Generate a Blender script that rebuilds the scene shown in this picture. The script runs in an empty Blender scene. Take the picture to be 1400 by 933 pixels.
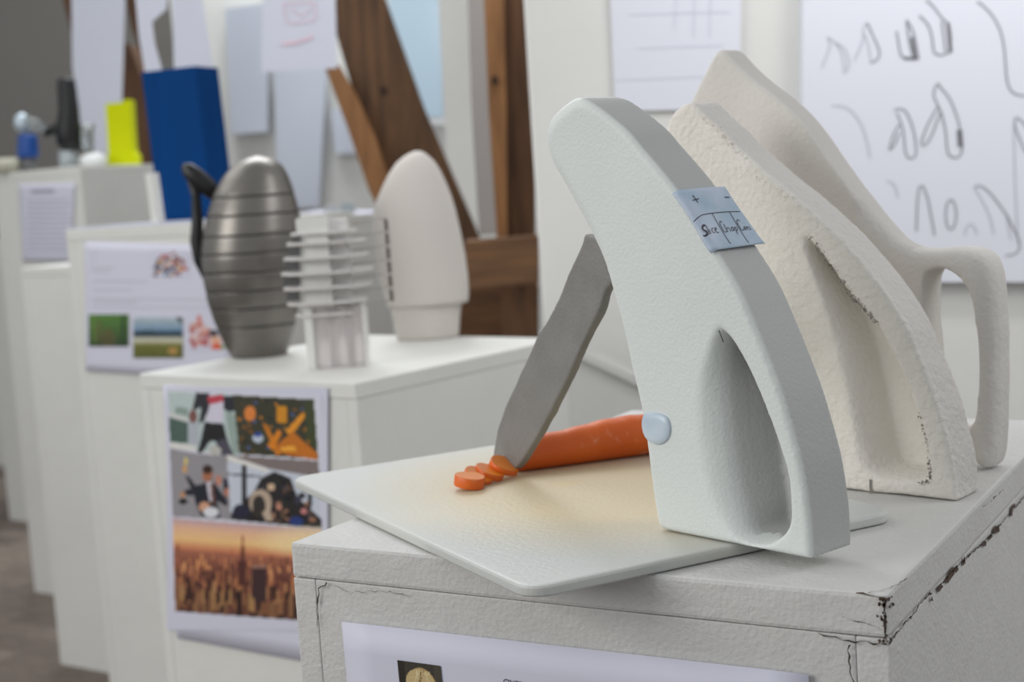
import bpy, bmesh, math, random
import numpy as np
from mathutils import Vector, Matrix, noise
from mathutils.geometry import tessellate_polygon
random.seed(7)
sc = bpy.context.scene
COL = sc.collection

# ------------------------------------------------------------------ camera
F_PX, CX, CY = 1960.0, 700.0, 466.5
AX = Vector((0.864765511, -0.000561780, -0.502175562))   # world axes in the camera's (right, down, forward)
AY = Vector((0.49814985, -0.12541295, 0.85797338))
AZ = Vector((-0.06346131, -0.99210447, -0.10817294))
EYE = Vector((0.2188868, -0.7663261, 1.23891552))
cam = bpy.data.cameras.new('camera')
cam.sensor_width = 36.0
cam.lens = F_PX / 1400 * 36
cam.clip_start = 0.02
cam.clip_end = 60
cam.dof.use_dof = True
cam.dof.focus_distance = 0.90
cam.dof.aperture_fstop = 8.0
cam_ob = bpy.data.objects.new('camera', cam)
COL.objects.link(cam_ob)
cam_ob.matrix_world = Matrix(((AX[0], -AX[1], -AX[2], EYE[0]), (AY[0], -AY[1], -AY[2], EYE[1]),
                              (AZ[0], -AZ[1], -AZ[2], EYE[2]), (0, 0, 0, 1)))
sc.camera = cam_ob

# ------------------------------------------------------------------ light
world = bpy.data.worlds.new('world')
sc.world = world
world.use_nodes = True
bg = world.node_tree.nodes['Background']
bg.inputs[0].default_value = (0.93, 0.96, 1.0, 1)
bg.inputs[1].default_value = 0.49

def area(name, loc, target, size, power, color=(1, 1, 1)):
    l = bpy.data.lights.new(name, 'AREA')
    l.shape = 'RECTANGLE'
    l.size, l.size_y = size
    l.energy = power
    l.color = color
    o = bpy.data.objects.new(name, l)
    COL.objects.link(o)
    o.location = loc
    o.rotation_euler = (Vector(target) - Vector(loc)).to_track_quat('-Z', 'Y').to_euler()
    return o
area('roof_window_light', (-2.9, 0.9, 2.9), (-1.2, 0.9, 1.0), (2.2, 1.6), 19, (1.0, 0.995, 0.97))
area('side_window_light', (-2.6, -2.4, 2.3), (-0.3, 0.2, 1.1), (2.0, 1.6), 62, (1.0, 0.99, 0.96))
area('wall_wash_light', (-0.04, 1.26, 1.85), (-0.26, 1.64, 0.9), (1.2, 0.12), 2.9, (1.0, 1.0, 1.0))  # unseen fill added to brighten the right wall
area('right_light', (1.3, 0.9, 2.1), (-0.1, 0.9, 1.0), (0.9, 0.9), 9.5, (1.0, 0.99, 0.98))  # added fill for the right-hand sides of foam models and near plinth
area('bay_light', (-1.2, 1.60, 2.3), (-1.65, 2.3, 1.0), (0.5, 0.3), 4.5, (1.0, 1.0, 1.0))  # added fill, no real lamp: lifts the plinth behind the clear model
area('far_window_light', (-3.2, 3.6, 4.2), (-2.4, 4.2, 1.0), (2.5, 2.0), 120, (0.95, 0.98, 1.0))
sc.view_settings.view_transform = 'Standard'
sc.view_settings.look = 'None'
sc.view_settings.exposure = 0.0
sc.view_settings.gamma = 1.0
sc.view_settings.use_curve_mapping = False

# ------------------------------------------------------------------ helpers
def ray(px, py):
    v = Vector(((px - CX) / F_PX, (py - CY) / F_PX, 1.0))
    return Vector((v.dot(AX), v.dot(AY), v.dot(AZ)))
def onz(px, py, z):
    r = ray(px, py)
    return EYE + r * ((z - EYE.z) / r.z)
def ond(px, py, d):
    return EYE + ray(px, py) * d
def onpl(px, py, P, n):
    r = ray(px, py)
    n = Vector(n)
    return EYE + r * ((Vector(P) - EYE).dot(n) / r.dot(n))
FWD = Vector((-0.5055, 0.8628, 0)).normalized()     # level viewing direction
RGT = Vector((0.8628, 0.5055, 0)).normalized()
UP = Vector((0, 0, 1))

def lin(c):
    return c / 12.92 if c <= 0.04045 else ((c + 0.055) / 1.055) ** 2.4
def rgb(r, g, b):
    return (lin(r / 255), lin(g / 255), lin(b / 255), 1)

MATS = {}
def mat(name, col, rough=0.6, metal=0.0, var=0.0, var_scale=8.0, bump=0.0, bump_scale=150.0, bump2=0.0, bump2_scale=20.0,
        trans=0.0, sss=0.0, col2=None, spec=0.5, stretch=None, ior=1.45):
    if name in MATS:
        return MATS[name]
    m = bpy.data.materials.new(name)
    m.use_nodes = True
    nt = m.node_tree
    p = nt.nodes['Principled BSDF']
    p.inputs['Base Color'].default_value = col
    p.inputs['Roughness'].default_value = rough
    p.inputs['Metallic'].default_value = metal
    p.inputs['Specular IOR Level'].default_value = spec
    p.inputs['Transmission Weight'].default_value = trans
    p.inputs['IOR'].default_value = ior
    if sss:
        p.inputs['Subsurface Weight'].default_value = sss
        p.inputs['Subsurface Radius'].default_value = (0.012, 0.011, 0.009)
        p.inputs['Subsurface Scale'].default_value = 1.0
    tc = nt.nodes.new('ShaderNodeTexCoord')
    src = tc.outputs['Object']
    if stretch:
        mp = nt.nodes.new('ShaderNodeMapping')
        mp.inputs['Scale'].default_value = stretch
        nt.links.new(src, mp.inputs['Vector'])
        src = mp.outputs['Vector']
    if var or col2:
        n = nt.nodes.new('ShaderNodeTexNoise')
        n.inputs['Scale'].default_value = var_scale
        n.inputs['Detail'].default_value = 6
        nt.links.new(src, n.inputs['Vector'])
        r = nt.nodes.new('ShaderNodeValToRGB')
        r.color_ramp.elements[0].position = 0.3
        r.color_ramp.elements[1].position = 0.7
        r.color_ramp.elements[0].color = col2 if col2 else tuple(c * (1 - var) for c in col[:3]) + (1,)
        r.color_ramp.elements[1].color = col
        nt.links.new(n.outputs['Fac'], r.inputs['Fac'])
        nt.links.new(r.outputs['Color'], p.inputs['Base Color'])
    if bump or bump2:
        prev = None
        for b, s in ((bump, bump_scale), (bump2, bump2_scale)):
            if not b:
                continue
            n = nt.nodes.new('ShaderNodeTexNoise')
            n.inputs['Scale'].default_value = s
            n.inputs['Detail'].default_value = 4
            nt.links.new(src, n.inputs['Vector'])
            bn = nt.nodes.new('ShaderNodeBump')
            bn.inputs['Strength'].default_value = 1.0
            bn.inputs['Distance'].default_value = b
            nt.links.new(n.outputs['Fac'], bn.inputs['Height'])
            if prev:
                nt.links.new(prev.outputs['Normal'], bn.inputs['Normal'])
            prev = bn
        nt.links.new(prev.outputs['Normal'], p.inputs['Normal'])
    MATS[name] = m
    return m

def new_obj(name, verts, faces, m, parent=None, smooth=False, loc=None):
    me = bpy.data.meshes.new(name)
    off = Vector(loc) if loc is not None else Vector((0, 0, 0))
    me.from_pydata([tuple(Vector(v) - off) for v in verts], [], faces)
    bm = bmesh.new()
    bm.from_mesh(me)
    bmesh.ops.recalc_face_normals(bm, faces=bm.faces)
    bm.to_mesh(me)
    bm.free()
    if smooth:
        me.polygons.foreach_set('use_smooth', [True] * len(me.polygons))
    if m:
        me.materials.append(m)
    return link(name, me, parent, off)

def link(name, me, parent=None, loc=(0, 0, 0)):
    o = bpy.data.objects.new(name, me)
    COL.objects.link(o)
    o.location = loc
    if parent is not None:
        o.parent = parent
        w = Vector((0, 0, 0))
        q = parent
        while q is not None:
            w += q.location
            q = q.parent
        o.location = Vector(loc) - w
    return o

def tag(o, label=None, cat=None, group=None, kind=None):
    for k, v in (('label', label), ('category', cat), ('group', group), ('kind', kind)):
        if v:
            o[k] = v
    return o
def thing(name, loc, label, cat, group=None):
    o = bpy.data.objects.new(name, None)
    COL.objects.link(o)
    o.empty_display_size = 0.02
    o.location = loc
    return tag(o, label, cat, group)

def bevel_mesh(me, w, seg=2):
    bm = bmesh.new()
    bm.from_mesh(me)
    es = [e for e in bm.edges if len(e.link_faces) == 2 and e.calc_face_angle() > 0.6]
    bmesh.ops.bevel(bm, geom=es, offset=w, segments=seg, profile=0.6, affect='EDGES')
    bm.to_mesh(me)
    bm.free()

def obox(name, o0, ax, ay, az, size, m, parent=None, bev=0.0, wob=0.0, loc=None, div=0):
    """box from corner o0 along unit axes with a size; wob roughens it"""
    sx, sy, sz = size
    vs = []
    for k in (0, 1):
        for j in (0, 1):
            for i in (0, 1):
                vs.append(o0 + ax * (sx * i) + ay * (sy * j) + az * (sz * k))
    fs = [(0, 2, 3, 1), (4, 5, 7, 6), (0, 1, 5, 4), (2, 6, 7, 3), (0, 4, 6, 2), (1, 3, 7, 5)]
    ob = new_obj(name, vs, fs, m, parent, loc=loc if loc is not None else o0)
    if bev:
        bevel_mesh(ob.data, bev)
    if div:
        bm = bmesh.new()
        bm.from_mesh(ob.data)
        bmesh.ops.subdivide_edges(bm, edges=[e for e in bm.edges if e.calc_length() > 0.05], cuts=div, use_grid_fill=True)
        for v in bm.verts:
            v.co += noise.noise_vector(v.co * 30 + Vector(o0) * 7) * wob
        bm.to_mesh(ob.data)
        bm.free()
    return ob

def prism(name, pts, d, thick, m, parent=None, bev=0.0, tip=None, loc=None):
    """outline in the picture, standing upright at distance d (square to the line of sight), with real thickness"""
    P = EYE + FWD * (d / (-AX[2] * 0 + 1))
    n = FWD
    a = [onpl(x, y, P, n) for x, y in pts]
    off = n * thick
    vs = a + [v + off for v in a]
    k = len(a)
    fs = [tuple(range(k)), tuple(reversed(range(k, 2 * k)))] + [(i, (i + 1) % k, (i + 1) % k + k, i + k) for i in range(k)]
    ob = new_obj(name, vs, fs, m, parent, loc=loc if loc is not None else a[-1])
    if bev:
        bevel_mesh(ob.data, bev)
    return ob

def tube(name, pts, radii, m, parent=None, seg=12, flat=1.0, loc=None, cap=True):
    pts = [Vector(p) for p in pts]
    vs, fs = [], []
    n = len(pts)
    ref = FWD
    for i, p in enumerate(pts):
        t = (pts[min(i + 1, n - 1)] - pts[max(i - 1, 0)]).normalized()
        b = ref - t * ref.dot(t)
        if b.length < 1e-3:
            b = RGT.copy()
        b.normalize()
        a = t.cross(b)
        for k in range(seg):
            an = 2 * math.pi * k / seg
            vs.append(p + (a * math.cos(an) + b * math.sin(an) * flat) * radii[i])
    for i in range(n - 1):
        for k in range(seg):
            fs.append((i * seg + k, i * seg + (k + 1) % seg, (i + 1) * seg + (k + 1) % seg, (i + 1) * seg + k))
    if cap:
        fs.append(tuple(range(seg)))
        fs.append(tuple(range((n - 1) * seg, n * seg)))
    return new_obj(name, vs, fs, m, parent, smooth=True, loc=loc)

def by_index(vals, n):
    out = []
    for i, v in enumerate(vals):
        w = vals[(i + 1) % len(vals)]
        out += [v + (w - v) * k / n for k in range(n)]
    return out
def catmull(pts, n=6):
    """pts: (x, y) or (x, y, 1) for a hard corner; closed loop; returns dense loop"""
    out = []
    N = len(pts)
    for i in range(N):
        p0, p1, p2, p3 = pts[i - 1], pts[i], pts[(i + 1) % N], pts[(i + 2) % N]
        if len(p1) > 2 and p1[2]:
            p0 = p1
        if len(p2) > 2 and p2[2]:
            p3 = p2
        for k in range(n):
            t = k / n
            q = []
            for c in (0, 1):
                q.append(0.5 * (2 * p1[c] + (p2[c] - p0[c]) * t + (2 * p0[c] - 5 * p1[c] + 4 * p2[c] - p3[c]) * t * t
                                + (3 * p1[c] - p0[c] - 3 * p2[c] + p3[c]) * t ** 3))
            out.append(tuple(q))
    return out

def signed_area(p):
    return 0.5 * sum(p[i - 1][0] * p[i][1] - p[i][0] * p[i - 1][1] for i in range(len(p)))

class Slab:
    """a carved block: side outline in a vertical plane, thickness across it"""
    def __init__(self, base, ang, T, zmin):
        a = math.radians(ang)
        self.e1 = Vector((math.cos(a), math.sin(a), 0))
        self.e2 = Vector((-math.sin(a), math.cos(a), 0))
        self.B = Vector(base)
        self.T = T
        self.zmin = zmin
    def uv(self, px, py):
        q = onpl(px, py, self.B, self.e2)
        return ((q - self.B).dot(self.e1), max(q.z, self.zmin))
    def at(self, a, z, t):
        return Vector((self.B.x, self.B.y, 0)) + self.e1 * a + self.e2 * t + UP * z
    def build(self, name, outer, hole, m, parent=None, round_front=0.004, round_fn=None, round_back=0.004,
              through=False, hole_inset=None, pocket=0.8, voxel=0.0016, smooth=5, disp=None, loc=None, edge_coat=None):
        """outer: loop of (a, z, ...) plane coordinates"""
        def norms(L):
            N = len(L)
            s = 1 if signed_area(L) > 0 else -1
            ns = []
            for i in range(N):
                dx, dy = L[(i + 1) % N][0] - L[i - 1][0], L[(i + 1) % N][1] - L[i - 1][1]
                l = math.hypot(dx, dy) or 1
                ns.append((-dy / l * s, dx / l * s))      # inward
            return ns
        T = self.T
        N = len(outer)
        no = norms(outer)
        rf = round_fn if isinstance(round_fn, list) else [(round_fn(p) if round_fn else round_front) for p in outer]
        rb = [round_back] * N
        ts = [0, .06, .15, .3, .5, .7, .85, .94, 1]
        vs, fs = [], []
        rings = []
        for t in ts:
            ring = []
            for i, p in enumerate(outer):
                d = t * T
                o = 0
                if d < rf[i]:
                    x = 1 - d / rf[i]
                    o = rf[i] * (1 - math.sqrt(max(0, 1 - x * x)))
                e = T - d
                if e < rb[i]:
                    x = 1 - e / rb[i]
                    o = max(o, rb[i] * (1 - math.sqrt(max(0, 1 - x * x))))
                ring.append(len(vs))
                vs.append(self.at(p[0] + no[i][0] * o, p[1] + no[i][1] * o, d))
            rings.append(ring)
        for r in range(len(rings) - 1):
            for i in range(N):
                j = (i + 1) % N
                fs.append((rings[r][i], rings[r][j], rings[r + 1][j], rings[r + 1][i]))
        def cap(ring, hole_ring=None):
            loops = [[vs[i] for i in ring]]
            ids = list(ring)
            if hole_ring:
                loops.append([vs[i] for i in hole_ring])
                ids += hole_ring
            tri = tessellate_polygon([[Vector((v.dot(self.e1), v.z, 0)) for v in L] for L in loops])
            for a, b, c in tri:
                fs.append((ids[a], ids[b], ids[c]))
        hr = None
        if hole:
            hole, deep = hole
            hrings = []
            for q_ in (0, .12, .25, .4, .55, .7, .85, 1):
                k = []
                s = q_
                t = q_ ** 1.7
                for p, q in zip(hole, deep):
                    k.append(len(vs))
                    vs.append(self.at(p[0] + (q[0] - p[0]) * s, p[1] + (q[1] - p[1]) * s, t * T * (1.0 if through else pocket)))
                hrings.append(k)
            M = len(hole)
            for r in range(len(hrings) - 1):
                for i in range(M):
                    j = (i + 1) % M
                    fs.append((hrings[r][i], hrings[r][j], hrings[r + 1][j], hrings[r + 1][i]))
            cap(rings[0], hrings[0])
            if through:
                cap(rings[-1], hrings[-1])
            else:
                cap(rings[-1])
                cap(hrings[-1])
        else:
            cap(rings[0])
            cap(rings[-1])
        tmp = new_obj('tmp', vs, fs, None)
        md = tmp.modifiers.new('r', 'REMESH')
        md.mode = 'VOXEL'
        md.voxel_size = voxel
        md2 = tmp.modifiers.new('s', 'SMOOTH')
        md2.iterations = smooth
        md2.factor = 0.5
        dg = bpy.context.evaluated_depsgraph_get()
        dg.update()
        me = bpy.data.meshes.new_from_object(tmp.evaluated_get(dg))
        tme = tmp.data
        bpy.data.objects.remove(tmp)
        bpy.data.meshes.remove(tme)
        if disp:
            me.update()
            co = np.empty(len(me.vertices) * 3, dtype=np.float32)
            me.vertices.foreach_get('co', co)
            nn = np.empty(len(me.vertices) * 3, dtype=np.float32)
            me.vertices.foreach_get('normal', nn)
            co = co.reshape(-1, 3)
            nn = nn.reshape(-1, 3)
            for i in range(len(co)):
                co[i] += nn[i] * disp(Vector(co[i]))
            me.vertices.foreach_set('co', co.ravel())
        me.name = name
        me.materials.clear()
        me.materials.append(m)
        if edge_coat:           # the narrow outer edge is greyer; the grip recess turns greyer with depth
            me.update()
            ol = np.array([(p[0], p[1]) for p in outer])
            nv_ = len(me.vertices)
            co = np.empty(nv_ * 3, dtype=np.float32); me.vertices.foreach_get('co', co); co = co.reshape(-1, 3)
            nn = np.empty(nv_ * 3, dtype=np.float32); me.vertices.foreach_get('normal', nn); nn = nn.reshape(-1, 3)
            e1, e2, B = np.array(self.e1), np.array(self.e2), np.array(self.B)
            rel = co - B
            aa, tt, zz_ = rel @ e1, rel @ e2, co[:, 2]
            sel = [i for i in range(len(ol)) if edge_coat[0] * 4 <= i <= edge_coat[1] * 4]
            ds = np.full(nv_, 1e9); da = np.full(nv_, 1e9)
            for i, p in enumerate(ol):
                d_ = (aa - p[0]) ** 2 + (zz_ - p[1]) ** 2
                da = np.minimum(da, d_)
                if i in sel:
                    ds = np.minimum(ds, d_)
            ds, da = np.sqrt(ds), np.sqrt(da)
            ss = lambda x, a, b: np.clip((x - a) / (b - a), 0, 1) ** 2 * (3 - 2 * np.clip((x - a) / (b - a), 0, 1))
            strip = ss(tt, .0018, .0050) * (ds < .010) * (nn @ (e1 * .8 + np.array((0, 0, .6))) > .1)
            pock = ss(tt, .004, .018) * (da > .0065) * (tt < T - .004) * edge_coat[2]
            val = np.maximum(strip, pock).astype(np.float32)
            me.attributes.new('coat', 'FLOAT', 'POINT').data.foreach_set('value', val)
        off = Vector(loc)
        me.transform(Matrix.Translation(-off))
        me.polygons.foreach_set('use_smooth', [True] * len(me.polygons))
        me.update()
        return link(name, me, parent, off)

# ---- flat print: a picture painted on a fine grid of vertices
class Paint:
    def __init__(self, box, w, h, base=(230, 230, 235)):
        self.x0, self.y0, self.x1, self.y1 = box
        self.w, self.h = w, h
        self.a = np.ones((h, w, 3)) * np.array(base, float)
        X = np.linspace(self.x0, self.x1, w)
        Y = np.linspace(self.y0, self.y1, h)
        self.X, self.Y = np.meshgrid(X, Y)
        self.rng = np.random.RandomState(3)
    def poly(self, pts, c, alpha=1.0):
        X, Y = self.X, self.Y
        ins = np.zeros(X.shape, bool)
        n = len(pts)
        for i in range(n):
            xa, ya = pts[i - 1]
            xb, yb = pts[i]
            if ya == yb:
                continue
            cond = ((ya > Y) != (yb > Y)) & (X < (xb - xa) * (Y - ya) / (yb - ya) + xa)
            ins ^= cond
        self.a[ins] = self.a[ins] * (1 - alpha) + np.array(c, float) * alpha
    def rect(self, x0, y0, x1, y1, c, alpha=1.0):
        self.poly([(x0, y0), (x1, y0), (x1, y1), (x0, y1)], c, alpha)
    def ell(self, cx, cy, rx, ry, c, alpha=1.0):
        m = ((self.X - cx) / rx) ** 2 + ((self.Y - cy) / ry) ** 2 < 1
        self.a[m] = self.a[m] * (1 - alpha) + np.array(c, float) * alpha
    def line(self, x0, y0, x1, y1, w, c):
        l = math.hypot(x1 - x0, y1 - y0) or 1
        nx, ny = -(y1 - y0) / l * w / 2, (x1 - x0) / l * w / 2
        self.poly([(x0 + nx, y0 + ny), (x1 + nx, y1 + ny), (x1 - nx, y1 - ny), (x0 - nx, y0 - ny)], c)
    def grad(self, x0, y0, x1, y1, stops):
        m = (self.X >= x0) & (self.X <= x1) & (self.Y >= y0) & (self.Y <= y1)
        t = (self.Y - y0) / (y1 - y0)
        for c in range(3):
            v = np.interp(t, [s[0] for s in stops], [s[1][c] for s in stops])
            self.a[..., c][m] = v[m]
    def grain(self, s):
        self.a += self.rng.randn(self.h, self.w, 1) * s
    def build(self, name, corners, parent, loc, rough=0.35):
        tl, tr, br, bl = [Vector(c) for c in corners]
        vs = []
        for j in range(self.h):
            v = j / (self.h - 1)
            for i in range(self.w):
                u = i / (self.w - 1)
                vs.append((tl * (1 - u) + tr * u) * (1 - v) + (bl * (1 - u) + br * u) * v)
        w = self.w
        fs = [(j * w + i, (j + 1) * w + i, (j + 1) * w + i + 1, j * w + i + 1) for j in range(self.h - 1) for i in range(w - 1)]
        me = bpy.data.meshes.new(name)
        off = Vector(loc)
        me.from_pydata([tuple(v - off) for v in vs], [], fs)
        ca = me.color_attributes.new('Col', 'FLOAT_COLOR', 'POINT')
        a = np.clip(self.a, 0, 255) / 255
        a = np.where(a <= 0.04045, a / 12.92, ((a + 0.055) / 1.055) ** 2.4)
        dat = np.ones((self.h * self.w, 4))
        dat[:, :3] = a.reshape(-1, 3)
        ca.data.foreach_set('color', dat.ravel())
        if 'printed_ink' not in MATS:
            m = bpy.data.materials.new('printed_ink')
            m.use_nodes = True
            at = m.node_tree.nodes.new('ShaderNodeAttribute')
            at.attribute_name = 'Col'
            p = m.node_tree.nodes['Principled BSDF']
            m.node_tree.links.new(at.outputs['Color'], p.inputs['Base Color'])
            p.inputs['Roughness'].default_value = rough
            MATS['printed_ink'] = m
        me.materials.append(MATS['printed_ink'])
        return link(name, me, parent, off)

def ribbons(name, lines, width, m, parent, normal, loc, project):
    for L in lines:
        ribbon(name, [L], width, m, parent, normal, loc, project)
def ribbon(name, lines, width, m, parent, normal, loc, project):
    """pen strokes as thin flat ribbons; lines in picture coordinates put on the surface by project()"""
    vs, fs = [], []
    normal = Vector(normal)
    for L in lines:
        w = width
        if isinstance(L, tuple):
            L, w = L
        P = [project(*p) for p in L]
        D = []
        for a, b in zip(P[:-1], P[1:]):           # subdivide
            k = max(1, int((b - a).length / 0.006))
            D += [a.lerp(b, i / k) for i in range(k)]
        D.append(P[-1])
        if len(D) > 4:
            for _ in range(2):
                D = [D[0]] + [(D[i - 1] + D[i] * 2 + D[i + 1]) / 4 for i in range(1, len(D) - 1)] + [D[-1]]
        b0 = len(vs)
        for i, p in enumerate(D):
            t = (D[min(i + 1, len(D) - 1)] - D[max(0, i - 1)])
            s = t.cross(normal).normalized() * w / 2
            vs += [p + s, p - s]
        for i in range(len(D) - 1):
            k = b0 + 2 * i
            fs.append((k, k + 1, k + 3, k + 2))
    return new_obj(name, vs, fs, m, parent, loc=loc)

def text_obj(name, body, size, origin, xdir, ydir, m, parent, loc):
    cu = bpy.data.curves.new(name, 'FONT')
    cu.body = body
    cu.size = size
    o = bpy.data.objects.new('t', cu)
    COL.objects.link(o)
    dg = bpy.context.evaluated_depsgraph_get()
    dg.update()
    me = bpy.data.meshes.new_from_object(o.evaluated_get(dg))
    bpy.data.objects.remove(o)
    bpy.data.curves.remove(cu)
    z = xdir.cross(ydir)
    M = Matrix(((xdir.x, ydir.x, z.x, origin.x), (xdir.y, ydir.y, z.y, origin.y), (xdir.z, ydir.z, z.z, origin.z), (0, 0, 0, 1)))
    me.transform(M)
    me.transform(Matrix.Translation(-Vector(loc)))
    me.materials.clear()
    me.materials.append(m)
    return link(name, me, parent, loc)

# ------------------------------------------------------------------ materials
PAINT = mat('white_roller_paint', rgb(206, 205, 202), 0.55, var=0.05, var_scale=5, bump=0.0007, bump_scale=300, bump2=0.0016, bump2_scale=36)
PAINT2 = mat('white_smooth_paint', rgb(222, 222, 217), 0.5, var=0.05, var_scale=4, bump=0.0005, bump_scale=120, bump2=0.002, bump2_scale=14)
BAREWOOD = mat('bare_chipboard', rgb(96, 78, 66), 0.9, var=0.4, var_scale=120)
CRACK = mat('crack_dark', rgb(62, 54, 48), 0.95)
PAPER = mat('white_paper', rgb(212, 212, 227), 0.6, bump=0.0002, bump_scale=60)
PAPERW = mat('bright_paper', rgb(228, 230, 240), 0.6)
INK = mat('grey_ink', rgb(60, 60, 66), 0.7)
INKL = mat('pale_ink', rgb(170, 170, 186), 0.8)
PENCIL = mat('graphite_pencil', rgb(120, 120, 128), 0.6)
PENCILL = mat('pale_pencil', rgb(182, 183, 192), 0.7)
WALLW = mat('wall_white', rgb(226, 226, 222), 0.7, var=0.03, bump=0.0006, bump_scale=60)
WALLG = mat('wall_grey', rgb(128, 125, 120), 0.8, var=0.06, var_scale=1.5)
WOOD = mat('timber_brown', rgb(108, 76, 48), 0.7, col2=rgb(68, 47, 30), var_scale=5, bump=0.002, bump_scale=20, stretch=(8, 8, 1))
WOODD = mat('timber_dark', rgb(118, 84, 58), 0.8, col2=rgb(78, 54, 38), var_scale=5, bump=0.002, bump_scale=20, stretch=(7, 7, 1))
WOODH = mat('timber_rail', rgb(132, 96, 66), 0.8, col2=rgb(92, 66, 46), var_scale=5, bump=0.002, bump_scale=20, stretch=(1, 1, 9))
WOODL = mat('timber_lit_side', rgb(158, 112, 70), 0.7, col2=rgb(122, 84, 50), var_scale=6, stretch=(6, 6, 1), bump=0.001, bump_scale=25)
KNOT = mat('timber_knot', rgb(50, 34, 24), 0.8)

# ------------------------------------------------------------------ setting
F0 = EYE.copy(); F0.z = 0
def room_pt(r, f, z):
    p = F0 + RGT * r + FWD * f
    return Vector((p.x, p.y, z))
def slab_box(name, r0, r1, f0, f1, z0, z1, m, parent=None, bev=0.0):
    return obox(name, room_pt(r0, f0, z0), RGT, FWD, UP, (r1 - r0, f1 - f0, z1 - z0), m, parent, bev)
floor = slab_box('floor', -7, 6, -4, 9.6, -0.05, -0.004, mat('floor_screed', rgb(88, 78, 70), 0.9))
tag(floor, kind='structure')
PLANKS = [mat('oak_plank_%s' % s, rgb(*c), 0.55, col2=rgb(*(int(x * 0.8) for x in c)), var_scale=5, stretch=(3, 12, 3))
          for s, c in (('a', (134, 121, 111)), ('b', (120, 107, 98)), ('c', (146, 132, 121)))]
pw, pl = 0.10, 0.60
me_p = []
for m in PLANKS:
    o = obox('plank', Vector((0, 0, 0)), Vector((1, 0, 0)), Vector((0, 1, 0)), UP, (pl - .003, pw - .003, 0.012), m, floor, bev=0.001)
    me_p.append(o.data)
    bpy.data.objects.remove(o)
cnt = 0
for j in range(26):
    for i in range(9):
        x = -5.75 + i * pl + (0.3 if j % 2 else 0) + 0.07 * (j % 3)
        y = 1.55 + j * pw
        # keep the boards the picture can see between and left of the plinths
        q = Vector((x + pl / 2, y, 0)) - EYE
        dd = q.dot(FWD)
        sx = q.dot(RGT) / dd
        if sx < -0.52 or sx > -0.18:
            continue
        o = bpy.data.objects.new('plank', me_p[(i * 7 + j * 3) % 3])
        COL.objects.link(o)
        o.parent = floor
        o.location = Vector((x, y, -0.012)) - floor.location
        cnt += 1

wall_b = slab_box('wall_back', -7, 6, 8.4, 8.5, 0, 4.2, WALLG)
tag(wall_b, kind='structure')
beam0 = slab_box('trim_1', -7, -2.2, 8.2, 8.4, 2.62 + 0.5, 3.6, mat('beam_grey', rgb(112, 110, 105), 0.8))
tag(beam0, kind='structure')

# white partition wall of the far bay
wall_f = slab_box('wall_left', -1.35, 0.30, 6.2, 6.28, 0, 3.6, WALLW)
tag(wall_f, kind='structure')
# bright partition on the right with the drawings
PANEL_P = EYE + FWD * 2.30
PANEL_N = Vector((FWD.x, FWD.y, 0)).normalized()
def pan(px, py, off=0.0):
    return onpl(px, py, PANEL_P - PANEL_N * off, PANEL_N)
e0 = pan(736, 300)
r0 = (e0 - F0).dot(RGT)
wall_r = slab_box('wall_right', r0, r0 + 3.0, 2.30, 2.38, 0, 2.6, WALLW, bev=0.003)
tag(wall_r, kind='structure')
ledge_pts = [(737, 452), (900, 528), (900, 540), (737, 463)]
prv = [pan(*p, 0.0) for p in ledge_pts]
vs = [p - PANEL_N * 0.008 for p in prv] + prv
led = new_obj('trim_2', vs, [(0, 1, 2, 3), (4, 5, 6, 7), (0, 1, 5, 4), (1, 2, 6, 5), (2, 3, 7, 6), (3, 0, 4, 7)], WALLW, loc=prv[0])
tag(led, kind='structure')

# --------- timber frame
def beam(name, pts, d, thick, m, label, cat='beam', light_side=None, parent=None):
    o = prism(name, pts, d, thick, m, parent, bev=0.0)
    if parent is None and label:
        tag(o, label, cat)
    return o
base_tf = ond(690, 452, 3.3)
post = thing('timber_post', ond(700, 940, 3.3), 'upright brown timber post standing beside the white wall edge', 'post')
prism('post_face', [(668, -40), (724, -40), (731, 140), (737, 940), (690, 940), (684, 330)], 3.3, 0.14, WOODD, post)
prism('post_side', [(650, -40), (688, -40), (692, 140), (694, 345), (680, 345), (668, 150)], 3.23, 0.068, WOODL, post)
prism('knot', [(672, 105), (680, 104), (681, 115), (673, 117)], 3.218, 0.002, KNOT, post)
rail = prism('timber_rail', [(636, 330), (737, 322), (737, 388), (636, 398)], 3.12, 0.09, WOODH, None, bev=0.004)
tag(rail, 'horizontal brown timber rail between the white egg model and the white wall', 'beam')
low = prism('timber_brace', [(600, 398), (737, 389), (737, 456), (600, 470)], 3.5, 0.10, WOODH, None, bev=0.004)
tag(low, 'shaded lower timber under the horizontal rail', 'beam')
dk = prism('storage_box', [(640, 456), (738, 454), (738, 760), (640, 760)], 3.75, 0.25, mat('box_dark_grey', rgb(84, 86, 88), 0.7), None, bev=0.004)
tag(dk, 'dark grey box in the gap behind the middle plinth', 'box')
br = thing('diagonal_brace', ond(600, 560, 3.9), 'broad slanting brown timber brace rising up to the left', 'beam')
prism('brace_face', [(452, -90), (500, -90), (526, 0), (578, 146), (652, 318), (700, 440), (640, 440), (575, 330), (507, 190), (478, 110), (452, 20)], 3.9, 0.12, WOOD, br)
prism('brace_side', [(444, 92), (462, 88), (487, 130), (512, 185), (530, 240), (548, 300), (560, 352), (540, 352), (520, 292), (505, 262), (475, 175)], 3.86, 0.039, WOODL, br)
prism('knot', [(519, 120), (528, 118), (530, 129), (521, 131)], 3.898, 0.002, KNOT, br)
gs = prism('hanging_board', [(638, -40), (660, -40), (668, 150), (679, 320), (655, 322), (645, 160)], 3.15, 0.012, mat('board_grey', rgb(152, 146, 143), 0.6), None)
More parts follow.
